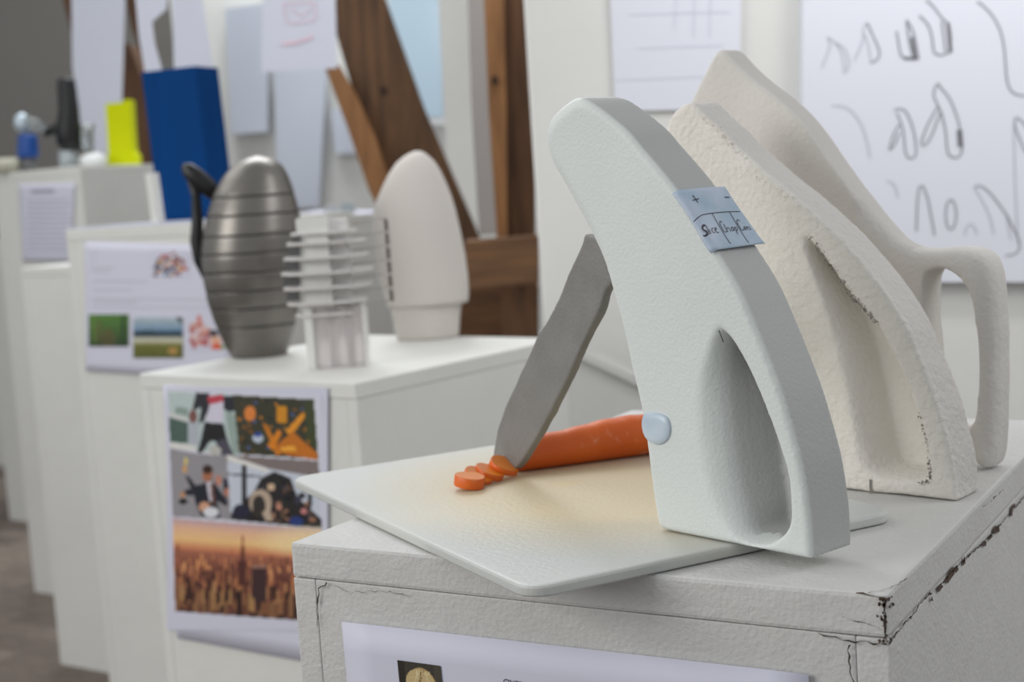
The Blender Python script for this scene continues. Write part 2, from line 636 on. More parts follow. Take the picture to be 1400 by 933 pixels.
tag(gs, 'narrow pale grey board hanging against the brown timber post', 'board')
ws = prism('white_post', [(597, -40), (640, -40), (646, 160), (656, 322), (652, 330), (612, 240)], 4.6, 0.10, WALLW, None)
tag(ws, 'white painted upright between the slanting brace and the grey board', 'post')
# window behind the brace
win = prism('window_1', [(480, -60), (612, -60), (612, 170), (480, 170)], 6.0, 0.05, mat('window_frame_paint', rgb(228, 230, 230), 0.5))
tag(win, kind='structure')
prism('pane', [(528, -60), (600, -60), (606, 160), (540, 160)], 5.995, 0.004, mat('frosted_pane', rgb(190, 212, 226), 0.15, spec=0.6), win)
# grey sheets / cupboard doors of the far bay
FROST = mat('frosted_grey', rgb(196, 202, 214), 0.4)
for i, (pts, lab) in enumerate((
        ([(308, 12), (366, 4), (366, 180), (316, 184)], 'pale blue-grey door panel above the grey egg model'),
        ([(374, 96), (446, 94), (436, 284), (380, 284)], 'pale blue-grey door panel under the hanging drawing'),
        ([(452, 150), (490, 148), (486, 210), (458, 210)], 'small grey panel beside the slanting timber'))):
    o = prism('door_panel', pts, 6.12, 0.05, FROST)
    tag(o, lab, 'panel')

# far table with small things
tb = thing('side_table', ond(470, 420, 5.0), 'pale table far behind the clear plastic model', 'table')
prism('tabletop', [(405, 292), (640, 292), (640, 302), (405, 302)], 4.9, 0.6, mat('table_lilac', rgb(205, 204, 222), 0.5), tb)
prism('apron', [(415, 302), (630, 302), (630, 470), (415, 470)], 5.0, 0.02, WALLW, tb)
for x, w, h, c, lab in ((452, 9, 10, (170, 174, 176), 'small grey pot on the far table'), (474, 10, 14, (150, 160, 160), 'taller greenish grey pot on the far table')):
    o = prism('small_pot', [(x - w, 292), (x - w + 3, 292 - h), (x + w - 3, 292 - h), (x + w, 292)], 4.95, 0.06, mat('pot_%d' % x, rgb(*c), 0.5))
    tag(o, lab, 'pot')

# hanging papers
PAPH = mat('hanging_paper_white', rgb(206, 209, 222), .6)
def hanging(name, pts, d, label, m=PAPH, group=None):
    o = prism(name, pts, d, 0.0012, m)
    return tag(o, label, 'paper', group)
hanging('hanging_paper', [(97, -60), (173, -60), (166, 168), (160, 213), (128, 213), (128, 170), (109, 170), (99, 90)], 5.25, 'long white paper strip hanging behind the black machine model')
hanging('hanging_paper', [(180, -60), (232, -60), (228, 12), (208, 30), (212, 60), (222, 97), (199, 104), (190, 50)], 3.7, 'narrow crooked paper strip hanging behind the blue block, on its left')
hanging('hanging_paper', [(234, -60), (268, -60), (280, 20), (292, 98), (238, 97)], 3.7, 'tapered white paper hanging directly behind the blue block')
dr = hanging('hanging_drawing', [(362, -60), (457, -60), (461, 93), (357, 99)], 3.5, 'white paper with a faint red drawing hanging in front of the brace')
PD = EYE + FWD * 3.496
ribbons('drawing_lines', [[(388, 4), (430, 2), (432, 28), (392, 32), (388, 4)], [(398, 10), (412, 24), (425, 10)], ([(385, 60), (405, 58), (428, 50)], 0.007)], 0.003,
        mat('red_pencil', rgb(226, 196, 208), 0.7), dr, FWD, PD, lambda x, y: onpl(x, y, PD, FWD))
for d_, x_a, x_b, lab in ((3.52, 300, 470, 'thin cord holding the paper with the red drawing'), (3.72, 150, 300, 'thin cord holding the two papers behind the blue block'),
                          (5.27, 60, 200, 'thin cord holding the long paper strip')):
    P_ = EYE + FWD * d_
    a_, b_ = onpl(x_a, -58, P_, FWD), onpl(x_b, -58, P_, FWD)
    cd = tube('trim_%d' % (3 + int(d_ > 3.6) + int(d_ > 4)), [a_ + UP * .5, a_, b_, b_ + UP * .5], [.0015] * 4, mat('cord_white', rgb(200, 200, 196), .8), None, seg=6, loc=a_)  # thin cords added out of view to hold the hanging papers
    tag(cd, kind='structure')
bd = prism('dark_beam', [(160, 60), (176, 60), (212, 150), (226, 228), (150, 228), (168, 150)], 5.6, 0.15, WOODD)
tag(bd, 'dark brown slanting beam far behind the yellow foam piece', 'beam')
bd2 = prism('dark_beam', [(160, -60), (185, -60), (200, 30), (216, 110), (206, 110), (180, 40)], 5.3, 0.1, WOODD)
tag(bd2, 'dark beam between two hanging papers above the yellow piece', 'beam')
bd3 = prism('dark_beam', [(70, -60), (94, -60), (98, 10), (102, 60), (92, 24)], 5.3, 0.1, WOODD)
tag(bd3, 'dark beam at the upper left beside the long hanging paper', 'beam')

# ------------------------------------------------------------------ plinths
def plinth(corner, ang, w, dp, ztop, label, zbot=0.0, m=PAINT2, slab=0.025, detail=False):
    a = math.radians(ang)
    ex = Vector((math.cos(a), math.sin(a), 0))
    ey = Vector((-math.sin(a), math.cos(a), 0))
    c = Vector((corner[0], corner[1], 0))
    t = thing('plinth', c + ex * w / 2 + ey * dp / 2, label, 'plinth')
    zs = ztop - slab
    k = 3 if detail else 0
    wb = 0.0006 if detail else 0
    obox('top_panel', c + UP * zs, ex, ey, UP, (w, dp, slab), m, t, bev=0.0025, div=k * 3, wob=wb)
    g = 0.0002
    tk = 0.019
    for s in (0, 1):
        obox('side_panel', c + ex * (s * (w - tk)) + ey * 0.0006 + UP * zbot, ex, ey, UP, (tk, dp - 0.001, zs - g - zbot), m, t, bev=0.0012)
    obox('front_panel', c + ex * (tk + g) + ey * 0.0009 + UP * zbot, ex, ey, UP, (w - 2 * tk - 2 * g, tk, zs - g - zbot), m, t, bev=0.001)
    obox('back_panel', c + ex * (tk + g) + ey * (dp - tk - .001) + UP * zbot, ex, ey, UP, (w - 2 * tk - 2 * g, tk, zs - g - zbot), m, t, bev=0.001)
    obox('core', c + ex * .03 + ey * .03 + UP * (zbot + .01), ex, ey, UP, (w - .06, dp - .06, zs - zbot - .02), CRACK, t)
    return t, c, ex, ey

# ---- nearest plinth
T1, c1, x1, y1 = plinth((-0.42, 0.0), 0, 0.42, 0.56, 1.0, 'nearest white plinth, worn and cracked, carrying the chopping board and foam models', m=PAINT, detail=True)

def crack(name, pts, width, plane, m=CRACK, parent=T1, seed=0):
    """jagged thin crack laid 0.3 mm over a face; pts world"""
    rnd = random.Random(seed)
    D = []
    for a, b in zip(pts[:-1], pts[1:]):
        k = max(2, int((b - a).length / 0.003))
        D += [a.lerp(b, i / k) for i in range(k)]
    D.append(pts[-1])
    n = Vector(plane)
    vs, fs = [], []
    for i, p in enumerate(D):
        t = (D[min(i + 1, len(D) - 1)] - D[max(0, i - 1)]).normalized()
        s = t.cross(n).normalized()
        w = width * (0.25 + 1.3 * rnd.random() ** 2)
        j = s * (rnd.random() - 0.5) * 0.0018
        vs += [p + j + s * w / 2, p + j - s * w / 2]
    for i in range(len(D) - 1):
        fs.append((2 * i, 2 * i + 1, 2 * i + 3, 2 * i + 2))
    return new_obj(name, vs, fs, m, parent, loc=pts[0])
FR = lambda px, py: onpl(px, py, (0, -0.0012, 0), (0, 1, 0))
SD = lambda px, py: onpl(px, py, (0.0012, 0, 0), (1, 0, 0))
TP = lambda px, py: onpl(px, py, (0, 0, 1.0009), (0, 0, 1))
crack('paint_crack', [FR(*p) for p in ((1118, 867), (1160, 876), (1185, 879), (1212, 881))], 0.0009, (0, 1, 0), seed=1)
crack('paint_crack', [FR(*p) for p in ((1160, 882), (1161, 905), (1166, 934))], 0.0010, (0, 1, 0), seed=2)
crack('paint_crack', [FR(*p) for p in ((434, 857), (433, 830), (436, 806), (447, 797))], 0.0011, (0, 1, 0), seed=3)
crack('paint_crack', [FR(*p) for p in ((447, 797), (480, 811), (523, 808), (560, 816))], 0.0003, (0, 1, 0), seed=4)
crack('paint_crack', [FR(*p) for p in ((1150, 845), (1180, 851), (1206, 862))], 0.0004, (0, 1, 0), seed=8)
crack('paint_crack', [SD(*p) for p in ((1215, 880), (1235, 856), (1262, 822), (1290, 795), (1308, 775), (1345, 741), (1375, 710), (1400, 680), (1440, 640))], 0.0014, (1, 0, 0), seed=5)
crack('paint_crack', [TP(*p) for p in ((1186, 811), (1205, 807), (1226, 800), (1242, 790))], 0.0008, (0, 0, 1), BAREWOOD, seed=6)
crack('paint_crack', [TP(*p) for p in ((1345, 694), (1362, 679), (1372, 670))], 0.0008, (0, 0, 1), CRACK, seed=7)
def chip(pts, parent=T1, pr=SD, m=BAREWOOD):
    P = [pr(*p) for p in pts]
    c = sum(P, Vector()) / len(P)
    new_obj('paint_chip', P + [c], [(i, (i + 1) % len(P), len(P)) for i in range(len(P))], m, parent, loc=c)
for q in ([(1292, 795), (1301, 776), (1304, 776), (1305, 785), (1296, 798)], [(1305, 782), (1308, 773), (1311, 779), (1307, 784)],
          [(1316, 772), (1318, 760), (1320, 765), (1320, 770), (1317, 774)], [(1342, 747), (1345, 739), (1349, 741), (1348, 747)],
          [(1350, 736), (1354, 731), (1358, 733), (1353, 739)], [(1357, 726), (1360, 719), (1366, 720), (1367, 727), (1361, 730)],
          [(1381, 706), (1382, 694), (1386, 689), (1389, 690), (1385, 696), (1384, 706)], [(1272, 822), (1274, 815), (1276, 822)],
          [(1281, 808), (1286, 799), (1290, 802), (1284, 810)]):
    chip(q)
rnd = random.Random(11)
for k in range(34):                                     # broken corner
    y = 815 + 64 * rnd.random()
    x = 1213 + rnd.gauss(-4, 4.5)
    s = 1.0 + 2.0 * rnd.random()
    pr = FR if x < 1213 else SD
    y += (x - 1213) * (0.09 if x < 1213 else -1.0)
    chip([(x - s, y - s * .6), (x + s * .3, y - s), (x + s, y + s * .4), (x - s * .2, y + s * 1.2)], pr=pr, m=BAREWOOD if k % 3 else CRACK)
crack('paint_crack', [FR(*p) for p in ((1211, 820), (1209, 850), (1211, 878))], 0.0022, (0, 1, 0), CRACK, seed=12)
crack('paint_crack', [FR(*p) for p in ((1170, 812), (1190, 814), (1211, 817))], 0.0014, (0, 1, 0), BAREWOOD, seed=13)

# poster on its front
SH = lambda px, py, o=0.0016: onpl(px, py, (0, -o, 0), (0, 1, 0))
def sheet(name, P, m, label, n, curl=0.0, cat='poster', nx=14, ny=14, thick=0.0004):
    tl, tr, br, bl = P
    n = Vector(n).normalized()
    vs, fs = [], []
    for s in (0, 1):
        for j in range(ny + 1):
            v = j / ny
            for i in range(nx + 1):
                u = i / nx
                p = (tl * (1 - u) + tr * u) * (1 - v) + (bl * (1 - u) + br * u) * v
                ed = max(0, abs(u - .5) * 2 - .75) * 4
                w = curl * (ed ** 2 + 0.25 * math.sin(u * 9 + v * 4))
                vs.append(p + n * (w + thick * s))
    K = (nx + 1) * (ny + 1)
    for s in (0, 1):
        for j in range(ny):
            for i in range(nx):
                a = s * K + j * (nx + 1) + i
                fs.append((a, a + 1, a + nx + 2, a + nx + 1))
    rim = [i for i in range(nx + 1)] + [(j + 1) * (nx + 1) - 1 for j in range(1, ny + 1)] + [ny * (nx + 1) + i for i in range(nx - 1, -1, -1)] + [j * (nx + 1) for j in range(ny - 1, 0, -1)]
    for a, b in zip(rim, rim[1:] + rim[:1]):
        fs.append((a, b, b + K, a + K))
    o = new_obj(name, vs, fs, m, loc=bl, smooth=True)
    return tag(o, label, cat)
tl, tr = SH(468, 850), SH(1106, 922)
dn = (SH(476, 935) - tl).normalized() * 0.297
p1 = sheet('poster', (tl, tr, tr + Vector((0, 0, -.297)), tl + dn), PAPER, 'lilac-white sheet with a small portrait on the front of the nearest plinth', (0, -1, 0), curl=0.0006)
P = Paint((0, 0, 60, 80), 66, 88, (66, 62, 54))
P.rect(0, 0, 10, 80, (50, 46, 40)); P.rect(50, 0, 60, 80, (84, 78, 68), .6)
P.ell(32, 40, 23, 34, (176, 148, 98)); P.ell(30, 26, 20, 18, (200, 178, 130))
P.ell(31, 50, 13, 19, (204, 156, 126))
rs = np.random.RandomState(2)
for q_ in range(60):
    u_ = rs.rand()
    x_ = 14 + 34 * u_
    c_ = [(226, 210, 168), (206, 184, 136), (168, 138, 88), (124, 96, 60), (214, 194, 150)][rs.randint(5)]
    P.line(34 + 4 * rs.randn(), 9 + 3 * rs.rand(), x_ + (x_ - 31) * .35, 34 + 14 * rs.rand() + abs(x_ - 31) * .9, .9, c_)
P.ell(31, 54, 10.5, 15, (204, 156, 126)); P.ell(26.5, 50, 1.8, 1, (70, 50, 44)); P.ell(36, 50, 1.8, 1, (70, 50, 44)); P.line(28, 62, 35, 62, 1.2, (160, 84, 78))
P.rect(12, 73, 52, 80, (56, 58, 70)); P.grain(5)
a0, a1 = SH(543, 903, .0028), SH(602, 911, .0028)
dv = (SH(546, 933, .0028) - a0).normalized() * 0.042
P.build('photo', (a0, a1, a1 + dv, a0 + dv), p1, a0)
tx = (SH(735, 936, .0028) - SH(688, 928, .0028)).normalized()
text_obj('text_line', 'OVERALL P', 0.0062, SH(688, 937, .0028), tx, Vector((0, 0, 1)), INK, p1, SH(688, 937, .0028))

# ---- middle plinth
c2 = onz(190, 511, 1.0); c2b = onz(486, 524, 1.0)
ang2 = math.degrees(math.atan2(c2b.y - c2.y, c2b.x - c2.x))
w2 = (c2b - c2).length
T2, c2, x2, y2 = plinth((c2.x, c2.y), ang2, w2, 0.47, 1.0, 'middle white plinth with the city photo sheet, carrying the egg-shaped models', slab=0.022)
n2 = -y2
S2 = lambda px, py, o=0.002: onpl(px, py, c2 + n2 * o, n2)
p2 = sheet('poster', (S2(224, 526), S2(443, 540), S2(452, 912), S2(243, 873)), PAPER, 'white sheet with the city and people photos on the middle plinth', n2, curl=0.0012)
bx = (228, 530, 448, 862)
P = Paint(bx, 165, 249, (215, 216, 226))
zx = lambda x: 220 + x / 4.242
zy = lambda y: 520 + y / 4.242
def zp(L): return [(zx(x), zy(y)) for x, y in L]
# jumping man, glass front behind
P.poly(zp([(40, 65), (460, 85), (470, 430), (50, 380)]), (186, 200, 198))
P.poly(zp([(50, 210), (170, 240), (170, 360), (50, 350)]), (78, 100, 90))
P.poly(zp([(90, 150), (170, 160), (170, 205), (90, 190)]), (140, 158, 150))
P.poly(zp([(50, 180), (165, 215), (165, 240), (50, 210)]), (206, 208, 206))
P.poly(zp([(50, 352), (220, 375), (220, 400), (50, 385)]), (222, 220, 214))
P.poly(zp([(170, 230), (240, 240), (235, 370), (170, 360)]), (176, 182, 190))
P.poly(zp([(400, 170), (470, 210), (480, 420), (440, 420), (405, 250)]), (150, 168, 160))
P.poly(zp([(220, 70), (300, 75), (330, 90), (300, 160), (265, 235), (235, 245), (250, 150), (215, 170), (195, 160)]), (44, 44, 50))
P.poly(zp([(380, 90), (450, 90), (470, 130), (470, 175), (420, 180), (385, 165)]), (40, 42, 50))
P.poly(zp([(300, 80), (385, 85), (385, 170), (380, 245), (275, 235), (300, 150)]), (212, 206, 222))
P.poly(zp([(285, 95), (380, 80), (385, 120), (300, 140)]), (190, 66, 80))
P.poly(zp([(270, 238), (385, 248), (405, 330), (440, 420), (372, 430), (335, 345), (300, 350), (255, 415), (225, 415), (250, 330)]), (30, 30, 32))
P.poly(zp([(345, 350), (400, 330), (440, 425), (372, 430)]), (78, 74, 88))
P.ell(zx(200), zy(205), 6, 9, (126, 82, 78)); P.ell(zx(335), zy(400), 9, 6, (190, 186, 180))
# orange construction from above
P.poly(zp([(440, 85), (895, 110), (918, 450), (480, 420)]), (58, 58, 42))
r = np.random.RandomState(5)
for k in range(150):
    x, y = 450 + 440 * r.rand(), 100 + 330 * r.rand()
    c = [(226, 142, 34), (196, 112, 26), (120, 74, 30), (40, 44, 40), (70, 84, 60), (90, 110, 170), (30, 30, 34)][r.randint(7)]
    s = 5 + 17 * r.rand()
    P.poly(zp([(x, y), (x + s, y + s * .3), (x + s * .7, y + s), (x - s * .2, y + s * .7)]), c, .85)
P.poly(zp([(690, 150), (745, 150), (750, 245), (690, 240)]), (206, 138, 30))
P.poly(zp([(740, 290), (835, 180), (852, 200), (770, 320)]), (228, 148, 40))
P.poly(zp([(610, 240), (640, 260), (720, 420), (690, 430)]), (206, 124, 28))
P.poly(zp([(640, 370), (700, 280), (720, 300), (670, 400)]), (220, 130, 26))
P.poly(zp([(680, 380), (780, 290), (915, 420), (912, 455), (740, 425)]), (196, 112, 28))
P.poly(zp([(710, 380), (790, 375), (800, 400), (720, 405)]), (240, 170, 60))
P.poly(zp([(845, 120), (895, 115), (912, 400), (850, 330)]), (64, 70, 40))
P.ell(zx(585), zy(330), 7, 6, (190, 200, 216)); P.ell(zx(585), zy(310), 5, 3, (40, 70, 150)); P.ell(zx(540), zy(190), 8, 10, (220, 130, 60))
# shouting man with many arms on grey
P.poly(zp([(50, 385), (240, 420), (440, 430), (430, 800), (70, 780)]), (150, 146, 150))
P.poly(zp([(150, 545), (175, 550), (215, 600), (260, 590), (290, 570), (330, 580), (370, 640), (415, 700), (400, 720), (345, 690), (370, 790), (250, 780), (215, 700), (200, 640)]), (34, 36, 48))
P.poly(zp([(140, 630), (210, 610), (230, 660), (160, 660)]), (38, 38, 50)); P.ell(zx(138), zy(692), 7, 4, (26, 26, 26))
P.poly(zp([(380, 560), (415, 560), (420, 650), (390, 700)]), (40, 40, 54))
P.ell(zx(288), zy(535), 7.5, 11, (170, 110, 80)); P.ell(zx(288), zy(508), 7.5, 6, (52, 34, 26))
P.ell(zx(148), zy(505), 3.5, 6, (206, 160, 110)); P.ell(zx(155), zy(460), 2.5, 5, (220, 200, 110)); P.ell(zx(355), zy(570), 4, 7, (196, 130, 110)); P.ell(zx(135), zy(655), 4, 4, (190, 140, 100)); P.ell(zx(405), zy(640), 4, 6, (190, 130, 110))
P.poly(zp([(280, 580), (320, 580), (330, 700), (300, 690)]), (206, 200, 210)); P.poly(zp([(305, 590), (325, 590), (335, 720), (318, 710)]), (110, 74, 60))
P.ell(zx(270), zy(725), 8, 7, (210, 160, 130)); P.ell(zx(310), zy(755), 11, 7, (222, 224, 230))
# crowd on a bus
P.poly(zp([(400, 425), (918, 460), (925, 560), (600, 510), (410, 470)]), (128, 116, 114))
P.poly(zp([(405, 460), (925, 555), (945, 850), (430, 800)]), (200, 206, 218))
P.poly(zp([(410, 425), (640, 500), (650, 530), (405, 455)]), (226, 224, 220))
P.poly(zp([(490, 480), (520, 480), (525, 800), (495, 800)]), (36, 38, 40)); P.poly(zp([(870, 540), (890, 540), (880, 760), (860, 750)]), (40, 42, 46))
P.poly(zp([(415, 530), (600, 545), (600, 555), (415, 540)]), (60, 60, 62)); P.poly(zp([(800, 570), (925, 630), (925, 640), (800, 585)]), (50, 50, 54))
P.poly(zp([(430, 760), (480, 720), (560, 640), (600, 560), (680, 520), (770, 560), (800, 660), (860, 720), (940, 800), (942, 850), (430, 800)]), (40, 36, 38))
for k in range(44):
    x, y = 560 + 330 * r.rand(), 560 + 250 * r.rand()
    if y < 560 + abs(x - 700) * .6: continue
    P.ell(zx(x), zy(y), 2 + 3 * r.rand(), 2 + 3 * r.rand(), [(96, 74, 60), (60, 60, 76), (150, 110, 90), (40, 46, 40), (20, 20, 24)][r.randint(5)])
P.ell(zx(600), zy(700), 15, 18, (186, 166, 146)); P.ell(zx(590), zy(720), 9, 15, (54, 48, 44)); P.poly(zp([(610, 760), (650, 720), (670, 810), (630, 805)]), (190, 170, 150))
P.ell(zx(840), zy(750), 4, 4, (200, 130, 130)); P.ell(zx(705), zy(725), 4, 4, (200, 140, 120)); P.ell(zx(660), zy(610), 5, 5, (210, 180, 150)); P.ell(zx(490), zy(750), 12, 10, (40, 40, 60)); P.ell(zx(800), zy(810), 9, 7, (40, 60, 120))
# city at sunset; its upper edge slants like the sheet
def cy_(x, v): return v + (x - 236) * 0.075
Yc = P.Y - (P.X - 236) * 0.075
msk = Yc > 706
t = (Yc - 706) / 125
for c, st in enumerate(((196, 232, 240, 204, 110), (164, 184, 196, 128, 62), (172, 150, 134, 92, 50))):
    v = np.interp(t, [0, .10, .22, .32, .6], st)
    P.a[..., c][msk] = v[msk]
for q_ in range(8): P.ell(425, 738, 74 - q_ * 7, 24 - q_ * 2, (252, 232, 176), .12)
for k in range(420):
    x = 236 + 214 * r.rand()
    dep = r.rand() ** 0.7
    y = 748 + 96 * dep
    h = (4 + 30 * r.rand()) * (.25 + dep)
    w = 1.5 + 5 * dep * (0.5 + r.rand())
    c0 = np.array([(70, 40, 34), (122, 74, 56), (180, 120, 78), (44, 28, 28), (150, 92, 74), (206, 150, 100)][r.randint(6)])
    c0 = c0 * (0.55 + .45 * (1 - dep) + .15) + np.array((70, 40, 20)) * (1 - dep)
    y = cy_(x, y)
    P.rect(x - w / 2, y - h, x + w / 2, y, c0)
P.rect(334, 745, 340, 790, (104, 58, 44)); P.rect(335.6, 730, 338.4, 750, (150, 84, 56)); P.rect(331, 765, 343, 800, (92, 50, 40))
P.rect(349, 772, 369, 822, (66, 44, 44)); P.rect(349, 770, 369, 776, (176, 130, 110))
for k in range(10):
    x = 245 + 150 * r.rand(); y = 812 + 20 * r.rand(); P.rect(x, cy_(x, y - 20), x + 4, cy_(x, y), (196, 150, 92))
P.a[Yc > 748] = P.a[Yc > 748] * .8 + np.array((12, 8, 10)) 
P.grain(4)
# lower white margin and the slanted edges of the print
msk = (Yc > 835)
P.a[msk] = (211, 211, 226)
lx = 230 + (P.Y - 532) * 0.035
P.a[P.X < lx] = (211, 211, 226)
P.a[(P.X > 435 + (P.Y - 540) * 0.03)] = (211, 211, 226)
P.a[(P.Y < 532 + (P.X - 230) * 0.055)] = (211, 211, 226)
P.build('photo_collage', [S2(x, y, .0036) for x, y in ((bx[0], bx[1]), (bx[2], bx[1]), (bx[2], bx[3]), (bx[0], bx[3]))], p2, S2(bx[0], bx[3], .0036))

# ---- third plinth, with the blue block
Z3 = 1.203
c3 = ond(90, 318, 3.1)
T3, c3, x3, y3 = plinth((c3.x, c3.y), -2, 0.44, 0.44, Z3, 'tall white plinth with the landscape photo sheet, carrying the blue block')
n3 = -y3
S3 = lambda px, py, o=0.003: onpl(px, py, c3 + n3 * o, n3)
p3 = sheet('poster', (S3(116, 330), S3(312, 336), S3(316, 520), S3(118, 508)), PAPER, 'white sheet with green landscape photos on the plinth under the blue block', n3, curl=0.001)
def pic(box, paint, o=.0045, S=S3, par=None, name='photo'):
    x0, y0, x1, y1 = box
    return paint.build(name, [S(x0, y0, o), S(x1, y0, o), S(x1, y1, o), S(x0, y1, o)], par, S(x0, y1, o))
P = Paint((0, 0, 10, 8), 30, 24, (52, 94, 40)); P.grad(0, 0, 10, 8, [(0, (84, 128, 52)), (.6, (66, 96, 44)), (1, (40, 62, 34))])
P.rect(1, 0, 1.8, 7, (110, 140, 60), .5); P.rect(8, 0, 9.2, 8, (36, 60, 30), .7); P.ell(5, 6, 1.6, 2.6, (104, 84, 50), .6); P.ell(2.6, 4.5, .7, 3, (104, 92, 50), .6); P.grain(6)
pic((121, 430, 176, 474), P, par=p3)
P = Paint((0, 0, 10, 10), 30, 30, (180, 190, 200)); P.grad(0, 0, 10, 10, [(0, (180, 192, 196)), (.3, (120, 150, 176)), (.38, (40, 62, 84)), (.46, (40, 56, 66)), (.5, (196, 196, 180)), (.6, (190, 186, 160)), (.68, (110, 110, 44)), (1, (92, 96, 40))])
P.ell(8, 8.2, 1, .8, (200, 150, 90), .8); P.poly([(8.6, 0), (10, 0), (10, 2), (9.4, 1.2)], (60, 60, 60)); P.ell(3, 3.8, 3, .4, (26, 52, 60)); P.grain(5)
pic((182, 434, 250, 490), P, par=p3)
P = Paint((0, 0, 10, 10), 30, 30, (211, 211, 226))
for k in range(26):
    x, y = 1 + 5 * r.rand(), 3 + 6 * r.rand(); P.ell(x, y, .5 + .6 * r.rand(), .5 + .6 * r.rand(), [(206, 150, 140), (180, 96, 96), (226, 190, 176)][r.randint(3)])
P.ell(3.2, 1.8, .6, 1.4, (206, 120, 110)); P.ell(7, 5.6, 1.3, 1.1, (60, 60, 70)); P.ell(7.5, 7.6, 1.5, 1.2, (224, 170, 140)); P.ell(8, 9.3, 1.8, .8, (222, 84, 50)); P.ell(9.6, 9.3, .8, .6, (110, 150, 70))
pic((256, 428, 308, 478), P, par=p3)
P = Paint((0, 0, 10, 8), 34, 28, (211, 211, 226))
for k in range(120):
    x, y = 10 * r.rand(), 8 * r.rand()
    if ((x - 5) / 4.6) ** 2 + ((y - 7.6) / 7) ** 2 > 1: continue
    P.ell(x, y, .5, .5, [(150, 96, 70), (90, 70, 90), (206, 160, 110), (110, 130, 160), (70, 60, 60), (180, 90, 90)][r.randint(6)])
pic((208, 342, 258, 378), P, par=p3, name='crest_print')
lines = [[(122, 346), (134, 346)], [(122, 356), (130, 356)], [(124, 366), (156, 366)], [(124, 371), (148, 372)], [(124, 384), (200, 385)], [(124, 396), (180, 396)],
         [(124, 408), (290, 410)], [(124, 412), (186, 413)], [(124, 419), (290, 421)]]
ribbons('text_line', lines, 0.0022, mat('text_pale', rgb(196, 196, 206), .8), p3, n3, S3(124, 366), lambda x, y: S3(x, y, .0046))
PAPD = mat('lilac_paper', rgb(190, 193, 210), .6)
pp = sheet('loose_paper', [c3 + x3 * a_ + y3 * b_ + UP * (Z3 + .0004) for a_, b_ in ((.02, .004), (.40, .004), (.40, .30), (.02, .30))], PAPD, 'thin stack of lilac paper lying under the blue block', (0, 0, 1), cat='paper', nx=4, ny=2, thick=.0034)

# blue foam block
bb = onz(218, 303, Z3 + .004)
BLUE = mat('blue_foam', rgb(0, 60, 118), 0.9, spec=0.2, var=0.12, var_scale=3, stretch=(20, 20, 1), bump=0.0006, bump_scale=60)
d_bb = (bb - EYE).dot(FWD)
ang = math.radians(5)
bxv, byv = Vector((math.cos(ang), math.sin(ang), 0)), Vector((-math.sin(ang), math.cos(ang), 0))
top = onpl(205, 97, bb, byv)
def wpx(a, b, d): return (b - a) / F_PX * d
hb = top.z - bb.z
wb = wpx(204, 275, (bb - EYE).dot(Vector((-AX[2] * -1, AY[2], AZ[2])))) if False else (onpl(280, 97, bb, byv) - onpl(205, 97, bb, byv)).dot(bxv)
blk = obox('foam_block', bb.copy(), bxv, byv, UP, (wb, 0.085, hb), BLUE, None, bev=0.0025)
# the block leans a touch to the left at its top
blk.data.transform(Matrix(((1, 0, -0.045, 0), (0, 1, 0.0, 0), (0, 0, 1, 0), (0, 0, 0, 1))))
tag(blk, 'tall dark blue foam block standing on the plinth behind the grey egg model', 'block')

# ---- further plinths
c3b = ond(28, 366, 3.85)
plinth((c3b.x, c3b.y), -2, 0.42, 0.40, c3b.z, 'lower white plinth squeezed between the tall plinths on the left')
c4 = ond(-11, 238, 4.6)
T4, c4, x4, y4 = plinth((c4.x, c4.y), -2, 0.41, 0.41, c4.z, 'tallest far white plinth carrying the black machine model and the yellow piece')
Z4 = ond(-11, 238, 4.6).z
n4 = -y4
S4 = lambda px, py, o=0.003: onpl(px, py, c4 + n4 * o, n4)
p4 = sheet('poster', (S4(26, 252), S4(103, 250), S4(98, 358), S4(32, 358)), PAPER, 'small lilac text sheet on the far tall plinth, below the black model', n4, curl=0.001)
ribbons('text_line', [([(42, 262), (74, 261)], .010)], 0.008, mat('text_mid', rgb(150, 152, 168), .8), p4, n4, S4(42, 262), lambda x, y: S4(x, y, .0046))
ribbons('text_line', [[(36, y), (92 + (y % 3) * 3, y)] for y in range(274, 350, 7)], 0.003, INKL, p4, n4, S4(42, 262), lambda x, y: S4(x, y, .0046))
c5 = onz(13, 711, 0.0)
plinth((c5.x, c5.y), -2, 0.42, 0.42, 1.15, 'white plinth at the left edge, second farthest')
c6 = onz(-12, 636, 0.0)
plinth((c6.x, c6.y), -2, 0.42, 0.42, 1.10, 'farthest white plinth, a sliver at the left edge')
c7 = ond(372, 300, 3.75)
T7, c7, x7, y7 = plinth((c7.x, c7.y), -4, 0.25, 0.16, c7.z, 'white plinth behind the clear plastic model')
n7 = -y7
S7 = lambda px, py, o=0.004: onpl(px, py, c7 + n7 * o, n7)
wq = onz(207, 305.5, Z3 + .004)
wp = obox('white_stick', wq, x3, y3, UP, (.02, .02, onpl(203, 237, wq, y3).z - wq.z), WALLW, bev=.001)
wp.data.transform(Matrix(((1, 0, -0.06, 0), (0, 1, 0, 0), (0, 0, 1, 0), (0, 0, 0, 1))))
tag(wp, 'narrow white foam strip beside the blue block, on its left', 'strip')

